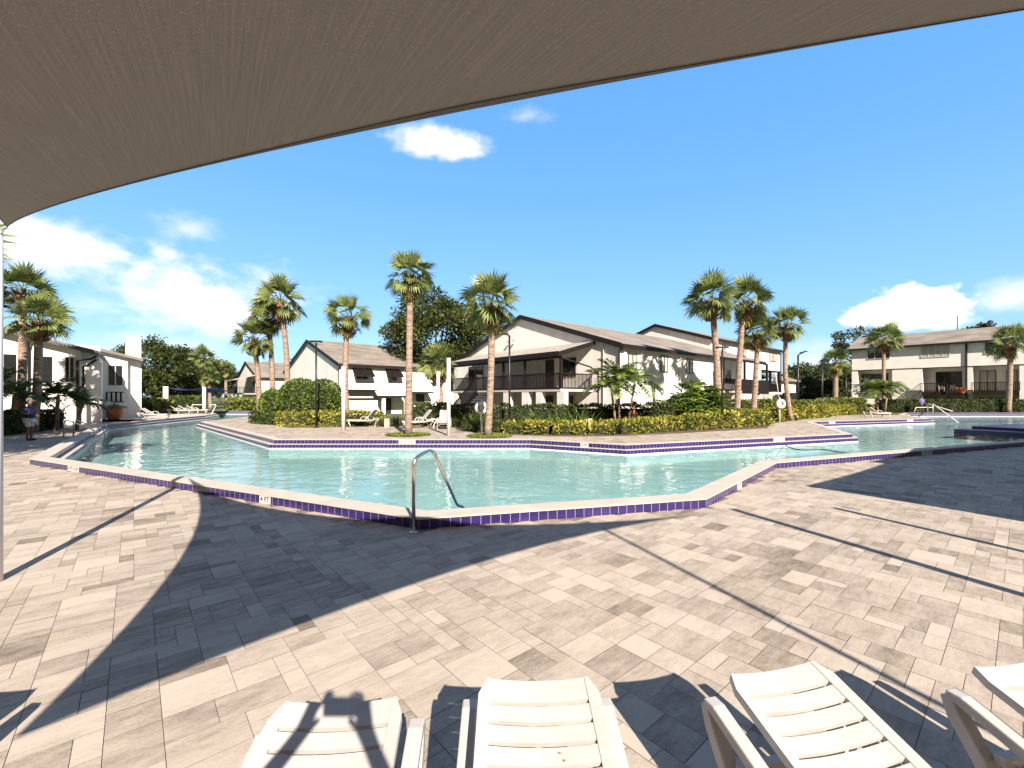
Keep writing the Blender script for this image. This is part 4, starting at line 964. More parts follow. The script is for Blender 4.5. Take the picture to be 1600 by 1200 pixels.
# split leaf philodendron, strap plants, fountain grass, red cordyline
rng = random.Random(8); b = MB()
def philo_leaf(b, p, d, L, rng):
    d = d.normalized(); s = d.cross(Vector((0,0,1))); s = s.normalized() if s.length > .1 else Vector((1,0,0)); nrm = s.cross(d)
    for i in range(9):
        a = -1.75+3.5*i/8; ln = L*(.55+.45*math.cos(a*.62)); o = (d*math.cos(a)+s*math.sin(a)-Vector((0,0,.25*abs(a)/1.7))).normalized(); w_ = o.cross(nrm).normalized()*L*.085
        b.face([p-w_*.4, p+w_*.4, p+o*ln*.6+w_, p+o*ln+Vector((0,0,-.12*L)), p+o*ln*.6-w_])
cx, cy, cz = atD(1085,25.6,ZI)
for k in range(330):
    q = rdir(rng); q.z = abs(q.z)
    p_ = Vector((cx+q.x*2.5*rng.uniform(.5,1), cy+q.y*1.5*rng.uniform(.5,1), cz+.15+q.z*2.45*rng.uniform(.6,1)))
    philo_leaf(b, p_, Vector((q.x, q.y-.25, rng.uniform(-.5,.35))), rng.uniform(.42,.75), rng)
blob(b, (cx,cy+.2,cz+.6), (2.0,1.1,1.3), 1, 14, rng)
tag(b.build('philodendron_bush', [M['philo'], M['core']]), 'large glossy split leaf bush spilling around the stoutest palm trunk', 'shrub')
GS = 'strap leaved plants before the balcony hedge'
for i, (px, d, L, lb) in enumerate(((836,22.6,1.1,'strap leaved plant left of centre before the balcony hedge'),(872,22.4,1.05,'strap leaved plant in the middle of the balcony hedge'),(905,22.3,1.25,'tall strap leaved plant right of the lamp pole'),(735,23.5,1.0,'strap leaved plant beside the right white post'))):
    rng = random.Random(90+i); b = MB(); tuft(b, atD(px,d,ZI), 60, L*1.15, rng, .8, .045, .35); tuft(b, (atD(px,d,ZI)[0]+.6, d+.2, ZI), 40, L, rng, .8, .04, .35)
    tag(b.build('strap_leaf_plant', M['strap']), lb, 'plant', GS)
GF = 'fountain grass clumps before the balcony hedge'
for i, (px, d, lb) in enumerate(((748,21.9,'fountain grass clump left of the palm before the balcony'),(780,21.6,'fountain grass clump right of the palm before the balcony'),(612,25.6,'fountain grass clump left of the tall palm trunk'))):
    rng = random.Random(95+i); b = MB()
    for k in range(3): tuft(b, (atD(px,d,ZI)[0]+(k-1)*.45, d+rng.uniform(-.2,.2), ZI), 260, 1.0, rng, .95, .012, .9)
    tag(b.build('fountain_grass', M['fountain']), lb, 'plant', GF)
rng = random.Random(99); x, y, z = atD(990,23.6,ZI); rt = empty('cordyline_plant', (x,y,z), 0, 'thin reddish cordyline beside the feather palm stems', 'plant')
b = MB(); b.tube([(0,0,0),(.03,0,.6),(0,0,1.25)], .05, 8); b.build('trunk', M['boots'], rt)
b = MB(); tuft(b, (0,0,1.2), 40, .55, rng, 1, .03, .8); tuft(b, (0,0,.7), 24, .5, rng, 1, .03, 1.2); b.build('crown', M['red_leaf'], rt)

# ------------------------------------------------------------------ shade sails
def sail(A, B_, C_, Vac, Vab, Vbc, label, n=48, group='shade sails over the deck'):
    A, B_, C_, Vac, Vab, Vbc = (Vector(v) for v in (A, B_, C_, Vac, Vab, Vbc))
    def P(b, c):
        a = 1-b-c; return A*a + B_*b + C_*c + Vac*(4*a*c) + Vab*(4*a*b) + Vbc*(4*b*c)
    dirv = (B_-A); dirv.z = 0; dirv.normalize(); per = Vector((-dirv.y, dirv.x, 0))
    root = empty('shade_sail', tuple(A), 0, label, 'shade sail', group)
    s = MB(); idx = {}
    for i in range(n+1):
        for j in range(n+1-i):
            idx[i,j] = len(s.v); s.v.append(tuple(P(i/n, j/n) - A))
    for i in range(n):
        for j in range(n-i):
            s.f.append((idx[i,j], idx[i,j+1], idx[i+1,j])); s.m.append(0)
            if i+j < n-1: s.f.append((idx[i,j+1], idx[i+1,j+1], idx[i+1,j])); s.m.append(0)
    for fi, f in enumerate(s.f):
        s.uv[fi] = [((Vector(s.v[k])).dot(per), (Vector(s.v[k])).dot(dirv)) for k in f]
    s.build('canopy', M['cloth'], root, True)
    h = MB(); cd = MB()
    for edge in range(3):
        E = lambda t, q: P(q, t*(1-q)) if edge == 0 else P(t*(1-q), q) if edge == 1 else P(t*(1-q)+ (1-t)*0, (1-t)*(1-q))
        q0 = .055; m = 60; pts = []
        qq = lambda t: min(.09, q0/max(.3, ((E(t,.004)-E(t,0))/.004).length))
        for k in range(m):
            t0, t1 = .004+.992*k/m, .004+.992*(k+1)/m; dz = Vector((0,0,-.004))
            quad = [E(t0,0)-A+dz, E(t1,0)-A+dz, E(t1,qq(t1))-A+dz, E(t0,qq(t0))-A+dz]
            fi = len(h.f); h.face(quad); h.uv[fi] = [(p.dot(per), p.dot(dirv)) for p in quad]
            pts.append(E(t0,qq(t0))-A+Vector((0,0,-.006)))
        cd.tube(pts, .0016, 5)
    h.build('hem', M['cloth'], root, True); cd.build('seam', M['trim'], root)
    return root
A_, B_, C_ = (-5.16,4.49,3.62), (-1.48,-1.04,2.40), (5.569,1.657,3.870)
sail(A_, B_, C_, (-.577,-1.007,-.530), (.5,.05,.0), (-.22,.52,.04), 'big taupe shade sail stretched overhead across the top of the view')
def sh(x, y, z): t = z/.692; return (x+.37*t, y-t, z)
sail(sh(6.19,9.32,4.0), sh(9.8,1.0,3.4), sh(14.6,16.2,4.6), (.1,-.15,-.1), (.4,.1,0), (-.1,.05,.05), 'second taupe shade sail outside the right edge, shading the deck on the right', 24)
sail(sh(10.3,12.7,4.2), sh(20,0,3.6), sh(46,36,4.8), (.05,-.05,-.1), (.05,.05,0), (-.9,.3,.1), 'third taupe shade sail outside the right edge, shading the far kerb and the pool steps', 24)
GP = 'white sail posts'
def sail_post(base, h, r, label, ring=True, tilt=(0,0)):
    root = empty('sail_post', base, 0, label, 'post', GP)
    b = MB(); b.tube([(0,0,0),(tilt[0]*.5,tilt[1]*.5,h*.5),(tilt[0],tilt[1],h)], r, 16); b.build('pole', M['post_white'], root, True)
    b = MB(); b.lathe([(0,h-.004),(r*1.06,h-.004),(r*1.06,h+.02),(0,h+.025)], 16, tilt); b.build('cap', M['post_white'], root)
    return root
root = sail_post((-5.285,4.49,0), 3.6, .06, 'white post at the left edge holding the overhead sail')
b = MB(); b.tube([(.04,0,3.55),(.09,0,3.60),(.14,-.01,3.622)], .010, 8); b.build('turnbuckle', M['steel'], root, True)
sail_post((5.87,1.55,0), 4.0, .068, 'white sail post outside the right edge, behind the fourth lounger')
sail_post((7.75,1.35,0), 4.2, .062, 'white sail post outside the right edge, farther right')
sail_post((-1.95,-1.5,0), 2.7, .06, 'white sail post behind the viewer')
sail_post((-15.0,11.3,0), 3.3, .05, 'white sail post outside the left edge')
for px, d, top, r, lb in ((536.5,22.6,573,.095,'white sail post left of the reclined lounger on the terrace'),(701,19.5,560,.085,'white sail post standing at the terrace edge before the balcony hedge'),
        (684.5,27.3,581,.10,'white sail post right of the upright lounger, farther back'),(259,46,604,.24,'far white post carrying the left end of the navy canopy'),(319,45,605,.16,'far white post at the channel, right end of the navy canopy')):
    x, y, z = atD(px, d, ZI); sail_post((x,y,z), zat(top,d)-z, r, lb)
# little navy canopy at the far left, between the two far posts
x0, y0, z0 = atD(262,46,zat(606,46)); x1 = atD(317,45)[0]; b = MB(); nn = 10
for i in range(nn):
    for j in range(6):
        def Q(i, j):
            u, v = i/nn, j/6; return (x0+(x1-x0)*u, 46+v*4-u, z0-.22*math.sin(PI*u)-.25*v+.05*math.sin(PI*v))
        b.face([Q(i,j),Q(i+1,j),Q(i+1,j+1),Q(i,j+1)])
o = b.build('canopy', M['navy_sail'], None, True); sm = o.modifiers.new('thickness','SOLIDIFY'); sm.thickness = .03
o.name = 'navy_canopy'; tag(o, 'small navy canopy between the two far white posts', 'shade sail')

# ------------------------------------------------------------------ lamp poles
GLP = 'slim black lamp poles'
def lamp_pole(base, h, label, head=(-.5,0), r=.05, rise=0.0, group=GLP):
    root = empty('lamp_pole', base, 0, label, 'lamp post', group); hx, hy = head
    b = MB(); b.tube([(0,0,0),(0,0,h)], r, 10); b.lathe([(0,0),(.14,0),(.14,.05),(r,.07)], 12); b.build('pole', M['black_metal'], root, True)
    if hx or hy:
        b = MB(); b.tube([(0,0,h-.06),(hx*.25,hy*.25,h+.05+rise*.3),(hx*.6,hy*.6,h+.06+rise*.7)], r*.8, 8); b.build('arm', M['black_metal'], root, True)
    b = MB(); u = Vector((hx,hy,rise)) if (hx or hy) else Vector((.3,0,0)); c = Vector((hx*.8,hy*.8,h+.08+rise)) if (hx or hy) else Vector((0,0,h+.08))
    t = u.normalized(); s_ = t.cross(Vector((0,0,1))).normalized(); up = s_.cross(t); L, W_, T = .30, .15, .045
    P8 = [c+t*a*L+s_*e*W_+up*f*T for f in (-1,1) for a, e in ((-1,-1),(1,-1),(1,1),(-1,1))]; n = len(b.v); b.v += [tuple(p) for p in P8]
    for qd in ((3,2,1,0),(4,5,6,7),(0,1,5,4),(1,2,6,5),(2,3,7,6),(3,0,4,7)): b.f.append(tuple(n+i for i in qd)); b.m.append(0)
    hd = b.build('lamp_head', M['black_metal'], root)
    b = MB(); P4 = [c+t*a*L*.8+s_*e*W_*.75-up*(T+.004) for a, e in ((-1,-1),(-1,1),(1,1),(1,-1))]; b.face(P4); b.build('lens', M['lamp_lens'], hd)
    return root
for px, d, top, lb, hd in ((494,24.4,536,'slim black lamp pole in front of the round bushes',(-.0,0)),(796,23.5,524,'black lamp pole with its lamp bent left before the long balcony',(-.45,0)),
        (1128.5,24.2,545,'black lamp pole right against the stoutest palm',(.0,0)),(1247,40,555,'black lamp pole with a bent arm at the light hedge right of the life ring',(.75,.2)),
        (1285,46,567,'farther black lamp pole between the hedge and the three storey block',(.8,.2)),(1322,58,583,'faintest black lamp pole close to the corner of the three storey block',(.5,.2)),(457,60,562,'distant black lamp pole left of the sheer gable wall',(-.5,0))):
    x, y, z = atD(px, d, ZI); lamp_pole((x,y,z), zat(top,d)-z, lb, hd, .05 if d < 30 else .075, .22 if hd[0] > .4 and d < 50 else 0)
lamp_pole((4.38,-2.0,0), 5.8, 'black lamp pole behind the viewer, its thin shadow crossing the deck', (-.3,-.2), .032)

# ------------------------------------------------------------------ loungers
def make_lounger(ang, label, loc, rz, group, hinge=-.78):
    root = empty('sun_lounger', loc, rz, label, 'sun lounger', group)
    zh = .37; Lb = .80; ca, sa = math.cos(ang), math.sin(ang)
    def panel(y0, z0, dy, dz, L, w0, w1, ns, curve):
        """slatted panel with a moulded border; runs from (y0,z0) along (dy,dz)"""
        b = MB(); up = Vector((0,-dz,dy)); T = .022
        def pt(x, s, h=0):
            q = Vector((x, y0+dy*s, z0+dz*s)); return q + up*(h + curve*(4*(x/.5)**2/4)*.10)
        def slab(s0, s1, wa, wb, drop):
            m = 8
            rows = []
            for k in range(m+1):
                u = -1+2*k/m
                rows.append((pt(u*wa, s0), pt(u*wb, s1), pt(u*wa, s0, -T), pt(u*wb, s1, -T)))
            for k in range(m):
                a, c = rows[k], rows[k+1]
                b.face([a[0],c[0],c[1],a[1]]); b.face([a[2],a[3],c[3],c[2]]); b.face([a[0],a[2],c[2],c[0]]); b.face([a[1],c[1],c[3],a[3]])
            for rr in (rows[0], rows[-1]): b.face([rr[0],rr[1],rr[3],rr[2]])
        wat = lambda s: w0+(w1-w0)*s/L
        gap = .018; pitch = (L-.05)/ns
        for k in range(ns):
            s0 = .03+k*pitch; s1 = s0+pitch-gap
            if k == ns-1: s1 = L
            slab(s0, s1, wat(s0)-.045, wat(s1)-.045, 0)
        for sg in (-1,1):                                     # side borders
            m = 10
            for k in range(m):
                s0, s1 = L*k/m, L*(k+1)/m
                rnd0 = .035*max(0,(s0/L-.9)/.1)**2; rnd1 = .035*max(0,(s1/L-.9)/.1)**2
                xo0, xo1, xi0, xi1 = sg*(wat(s0)-rnd0), sg*(wat(s1)-rnd1), sg*(wat(s0)-.05), sg*(wat(s1)-.05)
                t4 = [pt(xi0,s0,.004),pt(xo0,s0,.004),pt(xo1,s1,.004),pt(xi1,s1,.004)]; l4 = [pt(xi0,s0,-.034),pt(xo0,s0,-.034),pt(xo1,s1,-.034),pt(xi1,s1,-.034)]
                b.face(t4); b.face(l4[::-1]); b.face([t4[1],l4[1],l4[2],t4[2]]); b.face([t4[0],t4[3],l4[3],l4[0]])
                if k == m-1: b.face([t4[3],t4[2],l4[2],l4[3]])
        return b
    panel(hinge, zh, ca, sa, Lb, .272, .262, 9, 1).build('backrest', M['lounger'], root)
    panel(hinge-.02, zh, -1, .02, 1.12, .272, .272, 12, 1).build('seat', M['lounger'], root)
    for sg in (-1,1):
        x = sg*.308
        b = MB(); b.sweep([(x,hinge-1.16,.36),(x,hinge-.9,.335),(x,hinge-.4,.335),(x,hinge+.1,.34),(x,hinge+.45,.40),(x,hinge+.74,.485),(x,hinge+.80,.49)], .066, [.05,.06,.06,.06,.055,.05,.035])
        b.build('side_rail', M['lounger'], root, bevel=.008)
        b = MB(); b.sweep([(x,hinge+.80,.48),(x,hinge+.765,.40),(x,hinge+.67,.27),(x,hinge+.60,.14),(x,hinge+.59,.0)], .066, [.05,.065,.065,.06,.055]); b.build('leg', M['lounger'], root, bevel=.008)
        b = MB(); b.sweep([(x,hinge-1.02,.34),(x,hinge-1.0,.2),(x,hinge-.93,.08),(x,hinge-.92,0)], .05, [.09,.07,.055,.05]); b.build('leg', M['lounger'], root, bevel=.008)
        b = MB(); x2 = sg*.335; b.sweep([(x2,hinge+.22,.34),(x2,hinge+.20,.45),(x2,hinge+.13,.545),(x2,hinge+.0,.575),(x2,hinge-.16,.56),(x2,hinge-.27,.48),(x2,hinge-.30,.33)], .055, [.05,.045,.04,.04,.04,.045,.05]); b.build('armrest', M['lounger'], root, bevel=.008)
    for yy in (hinge-1.0, hinge-.5, hinge+.1, hinge+.62): b = MB(); b.box(-.30,.30, yy-.02, yy+.02, .285, .325); b.build('cross_bar', M['lounger'], root)
    return root
ANG = math.radians(17); off = math.sin(ANG)*.80; GLN = 'white loungers in the foreground'
def head_at(cx, d, th):                                        # root so that the backrest top centre lands at (cx, d)
    ly = -.78+math.cos(ANG)*.80
    return (cx+math.sin(th)*ly, d-math.cos(th)*ly, 0)
L1 = make_lounger(ANG, 'white slatted lounger at the bottom left, crossed by the shadow of raised arms', head_at(-.716,1.857,.06), .06, GLN)
for cx, d, th, lb in ((.116,2.0,.02,'white slatted lounger at the bottom middle, dry leaf bits on its slats'),(1.225,2.075,.22,'white slatted lounger turned to the right, third of the front row'),
        (2.40,2.12,.18,'white lounger cut off by the right edge, only its upper corner in view'),(-2.98,1.95,.05,'white lounger outside the left edge, only its shadow in view')):
    copy_thing(L1, head_at(cx,d,th), th, lb)
rng = random.Random(31)                                        # leaf bits lying on the second lounger
for k, (x, y) in enumerate(((.185,1.70),(.20,1.675),(.335,1.745),(.40,1.60),(.41,1.585),(.12,1.52))):
    zz = .37+(y-1.237)*math.tan(ANG)+.006; b = MB(); a = rng.uniform(0,6.28); l = .008
    b.face([(x-l*math.cos(a),y-l*math.sin(a),zz),(x+l*.5*math.sin(a),y-l*.5*math.cos(a),zz+.003),(x+l*math.cos(a),y+l*math.sin(a),zz+.001),(x-l*.5*math.sin(a),y+l*.5*math.cos(a),zz+.004)])
    tag(b.build('dry_leaf', M['boots']), 'brown dry leaf bit lying on the middle lounger', 'leaf', 'dry leaf bits on the middle lounger')
GTL = 'white loungers on the pool terrace'
x, y, z = at(577,667,ZI)
L5 = make_lounger(math.radians(50), 'white lounger with a raised back, beside the left white post on the terrace', (x+.55,y+.3,z), -PI/2-.15, GTL)
x, y, z = at(668,668,ZI); copy_thing(L5, (x+.4,y+.2,z), -PI/2+.45, 'white lounger with a raised back behind the tall palm trunk')
x, y, z = at(690,669,ZI); copy_thing(L5, (x+.1,y+.6,z), .1, 'white lounger facing the pool between the two right white posts')
x, y, z = at(1356,652,ZI); t = make_lounger(math.radians(35), 'white lounger on the deck by the far purple kerb, backrest to the left', (x-.1,y,z), PI/2+.1, GTL)
GFL = 'white loungers at the far left deck'
x, y, z = atD(219,33.5,ZI); copy_thing(t, (x,y,z), PI/2+.2, 'white lounger near the clubhouse corner at the far left', GFL)
for i, (px, d) in enumerate(((262,43),(276,43.5),(289,44))):
    x, y, z = atD(px, d, ZI); copy_thing(t, (x,y,z), PI/2+.5, ('first','second','third')[i]+' white lounger from the left under the small navy canopy', GFL)

# ------------------------------------------------------------------ handrails
GH = 'metal handrails into the pool'
def handrail(name, base, parts, label, m='steel', group=GH):
    root = empty(name, base, 0, label, 'handrail', group); bx, by, bz = base
    for nm, path, r in parts:
        b = MB(); pts = [Vector(p)-Vector(base) for p in path]; sm = [pts[0]]
        for i in range(1, len(pts)-1):                          # rounded bends
            a, c, d = pts[i-1], pts[i], pts[i+1]; k = min(.12, (a-c).length*.45, (d-c).length*.45)
            p0 = c+(a-c).normalized()*k; p2 = c+(d-c).normalized()*k
            for q in range(7): u = q/6; sm.append(p0*(1-u)**2+c*2*u*(1-u)+p2*u*u)
        sm.append(pts[-1]); b.tube(sm, r, 14); b.build(nm, M[m], root, True)
    return root
r_ = handrail('pool_handrail', (-1.375,6.15,0), [('rail', [(-1.375,6.15,0),(-1.375,6.15,1.02),(-1.18,6.5,1.125),(-.90,7.25,.10),(-.80,7.32,.06),(-.78,7.33,-.6)], .026)], 'bent steel handrail standing at the near corner of the pool')
b = MB(); b.lathe([(0,0),(.062,0),(.062,.012),(.03,.022),(.0,.024)], 24); b.build('flange', M['steel'], r_, True)
handrail('pool_handrail', (-20.8,20.4,0), [('rail', [(-20.8,20.4,0),(-20.8,20.4,.84),(-20.0,21.05,.28),(-19.95,21.1,-.6)], .03),('rail', [(-20.45,20.5,0),(-20.45,20.5,.82),(-19.75,21.3,.26),(-19.7,21.4,-.6)], .03),('cross_bar', [(-20.8,20.4,.2),(-20.0,21.05,.16)], .02)], 'double steel handrail over the left kerb near the man')
handrail('pool_handrail', (44.5,46.5,ZI), [('rail', [(44.5,46.5,ZI),(44.5,46.5,1.08),(35.2,34.6,-.25)], .05),('rail', [(44.9,47.5,ZI),(44.9,47.5,1.1),(45.3,45.2,.35)], .035),('rail', [(42.6,46.6,ZI),(42.8,46.6,.7),(44.5,46.5,.72)], .03)], 'long white ramp handrail sloping into the far right water', 'white_rail')
x, y, z = at(1583,688,ZI)
handrail('pool_handrail', (26.3,22.2,.0), [('rail', [(26.3,22.2,-.2),(26.3,22.2,.62),(27.6,22.9,.62),(29.5,24.4,.5)], .035),('rail', [(27.4,22.6,-.2),(27.4,22.6,.66),(28.7,23.3,.66),(30.4,24.8,.5)], .035)], 'shaded pair of handrails on the dark pool steps at the right edge')
x, y, z = atD(300,46,ZI); handrail('pool_handrail', (x,y,z), [('rail', [(x,y,z),(x,y,1.0),(x+2.4,y+.2,1.0),(x+4.6,y-4,-.2)], .035)], 'thin handrail at the mouth of the far left channel', 'white_rail')

# tiled swim-out steps in the shade at the right edge
root = empty('pool_steps', (26.0,24.3,0), math.atan2(9.25,22.5), 'dark tiled swim out steps in the shade at the right edge of the pool', 'steps')
for x0, y0, y1, z1, nm in ((0,-1.6,1.2,.0,'step'),(1.2,-1.3,.9,.16,'step')):
    b = MB(); b.box(x0, 14, y0, y1, -.555 if z1 < .1 else .001, z1-.03); o = b.build(nm, M['dark_tile'] if 'dark_tile' in M else M['frame_dark'], root)
    b = MB(); b.box(x0-.02, 14, y0-.02, y1+.02, z1-.029, z1); b.build('coping_edge', M['dark_tile'], o)

# pool cleaner hose in the narrow water on the right
x0, y0, _ = at(1229,697,-.17); pts = [(x0-.15,y0+.75,.02),(x0,y0+.2,-.1)]
for px, py in ((1233,699),(1245,703),(1262,703),(1285,701),(1305,706),(1325,707)): pts.append(at(px,py,-.17))
b = MB(); fine = []
for i in range(len(pts)-1):
    for q in range(6): fine.append(Vector(pts[i]).lerp(Vector(pts[i+1]), q/6))
fine = [fine[0]]+[(fine[max(0,i-3)]+fine[i]+fine[min(len(fine)-1,i+3)])/3 for i in range(1,len(fine)-1)]+[fine[-1]]
b.tube(fine, .022, 6); tag(b.build('cleaner_hose', M['grey_unit'], None, True), 'thin dark hose hanging into the narrow water on the right', 'hose')

# ------------------------------------------------------------------ depth markers
def text_mesh(txt, size, name, m, parent, loc, rot):
    cu = bpy.data.curves.new(name, 'FONT'); cu.body = txt; cu.size = size; cu.align_x = 'CENTER'; cu.align_y = 'CENTER'; cu.offset = size*.018; cu.space_character = 1.05
    to = bpy.data.objects.new('tmp', cu); C.objects.link(to); dg = bpy.context.evaluated_depsgraph_get(); me = bpy.data.meshes.new_from_object(to.evaluated_get(dg))
    bpy.data.objects.remove(to); me.materials.clear(); me.materials.append(m); o = bpy.data.objects.new(name, me); C.objects.link(o); o.parent = parent; o.location = loc; o.rotation_euler = rot; return o
def marker(a, c, px, txt, w_, label, zc=ZI/2-.004, h=.148, out=.004, group='white depth marker tiles'):
    """plate on the wall running from a to c (left to right as seen), at picture column px"""
    a, c = Vector(a), Vector(c); d = (c-a); k = (px-800)/FPX; t = (k*a.y-a.x)/(d.x-k*d.y); p = a+d*t; ang = math.atan2(d.y, d.x)
    root = empty('depth_marker', (p.x, p.y, zc), ang, label, 'depth marker', group)
    b = MB(); b.box(-w_/2, w_/2, -out, .02, -h/2, h/2); b.build('plate', M['marker'], root)
    if txt: text_mesh(txt, .125, 'lettering', M['ink'], root, (0,-out-.0015,-.004), (PI/2,0,0))
marker(N1, N2, 114.5, '4 FT 6 IN', .60, 'white depth marker at the left end of the near kerb, reading 4 FT 6 IN')
marker(N1, N2, 414, '4 FT', .30, 'white depth marker in the sail shadow on the near kerb, reading 4 FT')
marker(N3, N4, 1155.5, '3 FT', .30, 'white depth marker on the slanting piece of the near kerb, seen edge on')
marker(N4, N5, 1448.5, '3 FT 6 IN', .60, 'white depth marker in deep shade on the near kerb, reading 3 FT 6 IN')
iI = len(NEAR)+len(FARR)                                       # first terrace corner in POOL
W1 = P1_[iI:iI+8][::-1]
marker(W1[2], W1[3], 636, '4 FT 6 IN', .66, 'white depth marker below the tall palm, reading 4 FT 6 IN')
marker(W1[3], W1[4], 913, '6 FT', .32, 'white depth marker on the terrace wall below the feather palm, reading 6 FT')
marker(W1[4], W1[5], 1217.5, '3 FT 6 IN', .66, 'white depth marker on the terrace wall near the long hose, reading 3 FT 6 IN')
marker(W1[6], W1[7], 1300, '', .6, 'blank looking white tile on the left of the far jutting kerb')
marker(W1[6], W1[7], 1422, '', .7, 'blank looking white tile on the right of the far jutting kerb')
marker(P1_[-1], P1_[-2], 163, '', .5, 'blank looking white tile on the far left wall below the clubhouse')

# ------------------------------------------------------------------ life rings, pedestals, pot, utility box, chairs
GR = 'white life rings on posts'
def life_ring(base, h, r, label, pole=0):
    root = empty('life_ring_stand', base, 0, label, 'life ring', GR)
    b = MB(); b.tube([(0,.12,0),(0,.12,h+r+.1)], .035, 10); b.build('post', M['post_white'], root, True)
    b = MB(); n = 28; pts = [(r*.74*math.cos(2*PI*k/n), 0, h+r*.74*math.sin(2*PI*k/n)) for k in range(n+1)]; b.tube(pts, r*.27, 10, cap=False); b.build('ring', M['post_white'], root, True)
    b = MB(); b.box(-r*.26, r*.26, .015, .09, h-r*.3, h+r*.4); b.build('bracket', M['lamp_lens'], root)
    if pole: b = MB(); b.tube([(0,.1,h),(-.25,.15,h+pole)], .02, 8); b.build('reach_pole', M['post_white'], root, True)
x, y, z = atD(752,20.6,ZI); life_ring((x,y,z), zat(637,20.6)-z, .30, 'white life ring half hidden behind the palm before the balcony')
x, y, z = atD(1220,28,ZI); life_ring((x,y,z), zat(631,28)-z, .30, 'white life ring on a post before the slim leaning palm', 2.0)
x, y, z = atD(605,24.6,ZI); b = MB(); b.box(-.13,.13,-.13,.13,0,.46); b.box(-.15,.15,-.15,.15,.46,.50); o = b.build('power_pedestal', M['pedestal'], None, loc=(x,y,z), bevel=.01); tag(o, 'small beige pedestal standing beside the raised lounger', 'pedestal')
x, y, z = atD(921,20.0,ZI); b = MB(); b.box(-.07,.07,-.07,.07,0,.66); b.box(-.09,.09,-.09,.09,.66,.72); o = b.build('path_light', M['pedestal'], None, loc=(x,y,z), bevel=.01); tag(o, 'short pale path light in front of the croton hedge', 'path light')
x, y, z = atD(178,33,ZI); root = empty('plant_pot', (x,y,z), 0, 'big glossy terracotta pot with green plants by the clubhouse', 'plant pot')
b = MB(); b.lathe([(0,0),(.30,0),(.46,.25),(.56,.55),(.52,.80),(.54,.86),(.46,.86),(.44,.7),(0,.7)], 28); b.build('pot', M['terracotta'], root, True)
rng = random.Random(12); b = MB(); tuft(b, (0,0,.7), 70, 1.0, rng, 1.1, .035, .8)
for k in range(9):
    a = k*.7; frond(b, (0,0,.75), Vector((math.cos(a)*.8, math.sin(a)*.8, .7)), 1.1, rng, 1.1, 14, .04)
b.build('foliage', M['feather'], root)
x, y, z = atD(137,31.0,ZI-.15); b = MB(); b.box(-.42,.42,-.35,.35,0,.72); b.box(-.44,.44,-.37,.37,.72,.76)
for k in range(6): b.box(-.38,.38,-.362,-.352,.1+k*.1,.14+k*.1)
tag(b.build('utility_box', M['grey_unit'], None, loc=(x,y,z)), 'dark louvred utility box at the foot of the white fin wall', 'utility box')
x, y, z = atD(163.5,32.0,ZI); b = MB(); b.tube([(0,0,0),(0,0,.55)], .07, 10); b.lathe([(0,.55),(.1,.55),(.1,.78),(.06,.86),(0,.88)], 12); tag(b.build('bollard_light', M['pedestal'], None, True, loc=(x,y,z)), 'small pale bollard left of the terracotta pot', 'bollard')
GCH = 'white chairs on the dark balcony'
def chair(loc, rz, label):
    root = empty('patio_chair', loc, rz, label, 'chair', GCH)
    b = MB(); b.box(-.28,.28,-.26,.26,.38,.42); b.build('seat', M['lounger'], root)
    b = MB(); b.prism([(.24,.42),(.34,.9),(.30,.9),(.20,.42)], 'x', -.27, .27); b.build('backrest', M['lounger'], root)
    for sx in (-1,1):
        b = MB(); b.box(sx*.31-.03, sx*.31+.03, -.26, .28, .60, .64); b.build('armrest', M['lounger'], root)
        for yy in (-.24,.24): b = MB(); b.box(sx*.31-.025, sx*.31+.025, yy-.025, yy+.025, 0, .6); b.build('leg', M['lounger'], root)
    return root
def rbw(px, off, z): t = rb.front(px, off=off); return ((rb.o[0]+BX*off-BY*t)*KS, (rb.o[1]+BY*off+BX*t)*KS, 1.9+(z-1.9)*KS)
c1 = chair(rbw(1471,.5,2.43), .9, 'white patio chair behind the short dark railing on the balcony'); copy_thing(c1, rbw(1491,.7,2.43), -.3, 'white patio chair before the dark sliding door, right one on the balcony')
rng = random.Random(77); x, y, z = rbw(1502, -1.6, 2.2); b = MB()
root = empty('flower_basket', (x,y,z), 0, 'orange flower basket above the dark stair of the three storey block', 'flower basket')
b = MB(); b.lathe([(0,0),(.22,.02),(.35,.25),(.3,.25),(0,.2)], 14); b.build('basket', M['boots'], root)
b = MB(); leaf_ball(b, (0,0,.4), (.75,.4,.3), 200, .2, .14, rng); b.build('flowers', M['red_leaf'], root)

# ------------------------------------------------------------------ people
def skin(name, J, E, m, parent, sub=2, root='pelvis'):
    names = list(J); me = bpy.data.meshes.new(name); me.from_pydata([J[k][0] for k in names], [(names.index(a), names.index(c)) for a, c in E], [])
    o = bpy.data.objects.new(name, me); C.objects.link(o)
    sk = o.modifiers.new('skin', 'SKIN'); sk.use_smooth_shade = True; sb = o.modifiers.new('sub', 'SUBSURF'); sb.levels = sub; sb.render_levels = sub
    for i, k in enumerate(names):
        v = me.skin_vertices[0].data[i]; r = J[k][1]; v.radius = (r, r) if not isinstance(r, tuple) else r; v.use_root = (k == root)
    dg = bpy.context.evaluated_depsgraph_get(); nm = bpy.data.meshes.new_from_object(o.evaluated_get(dg)); bpy.data.objects.remove(o)
    nm.materials.clear(); nm.materials.append(m); nm.polygons.foreach_set('use_smooth', [True]*len(nm.polygons))
    q = bpy.data.objects.new(name, nm); C.objects.link(q); q.parent = parent; return q
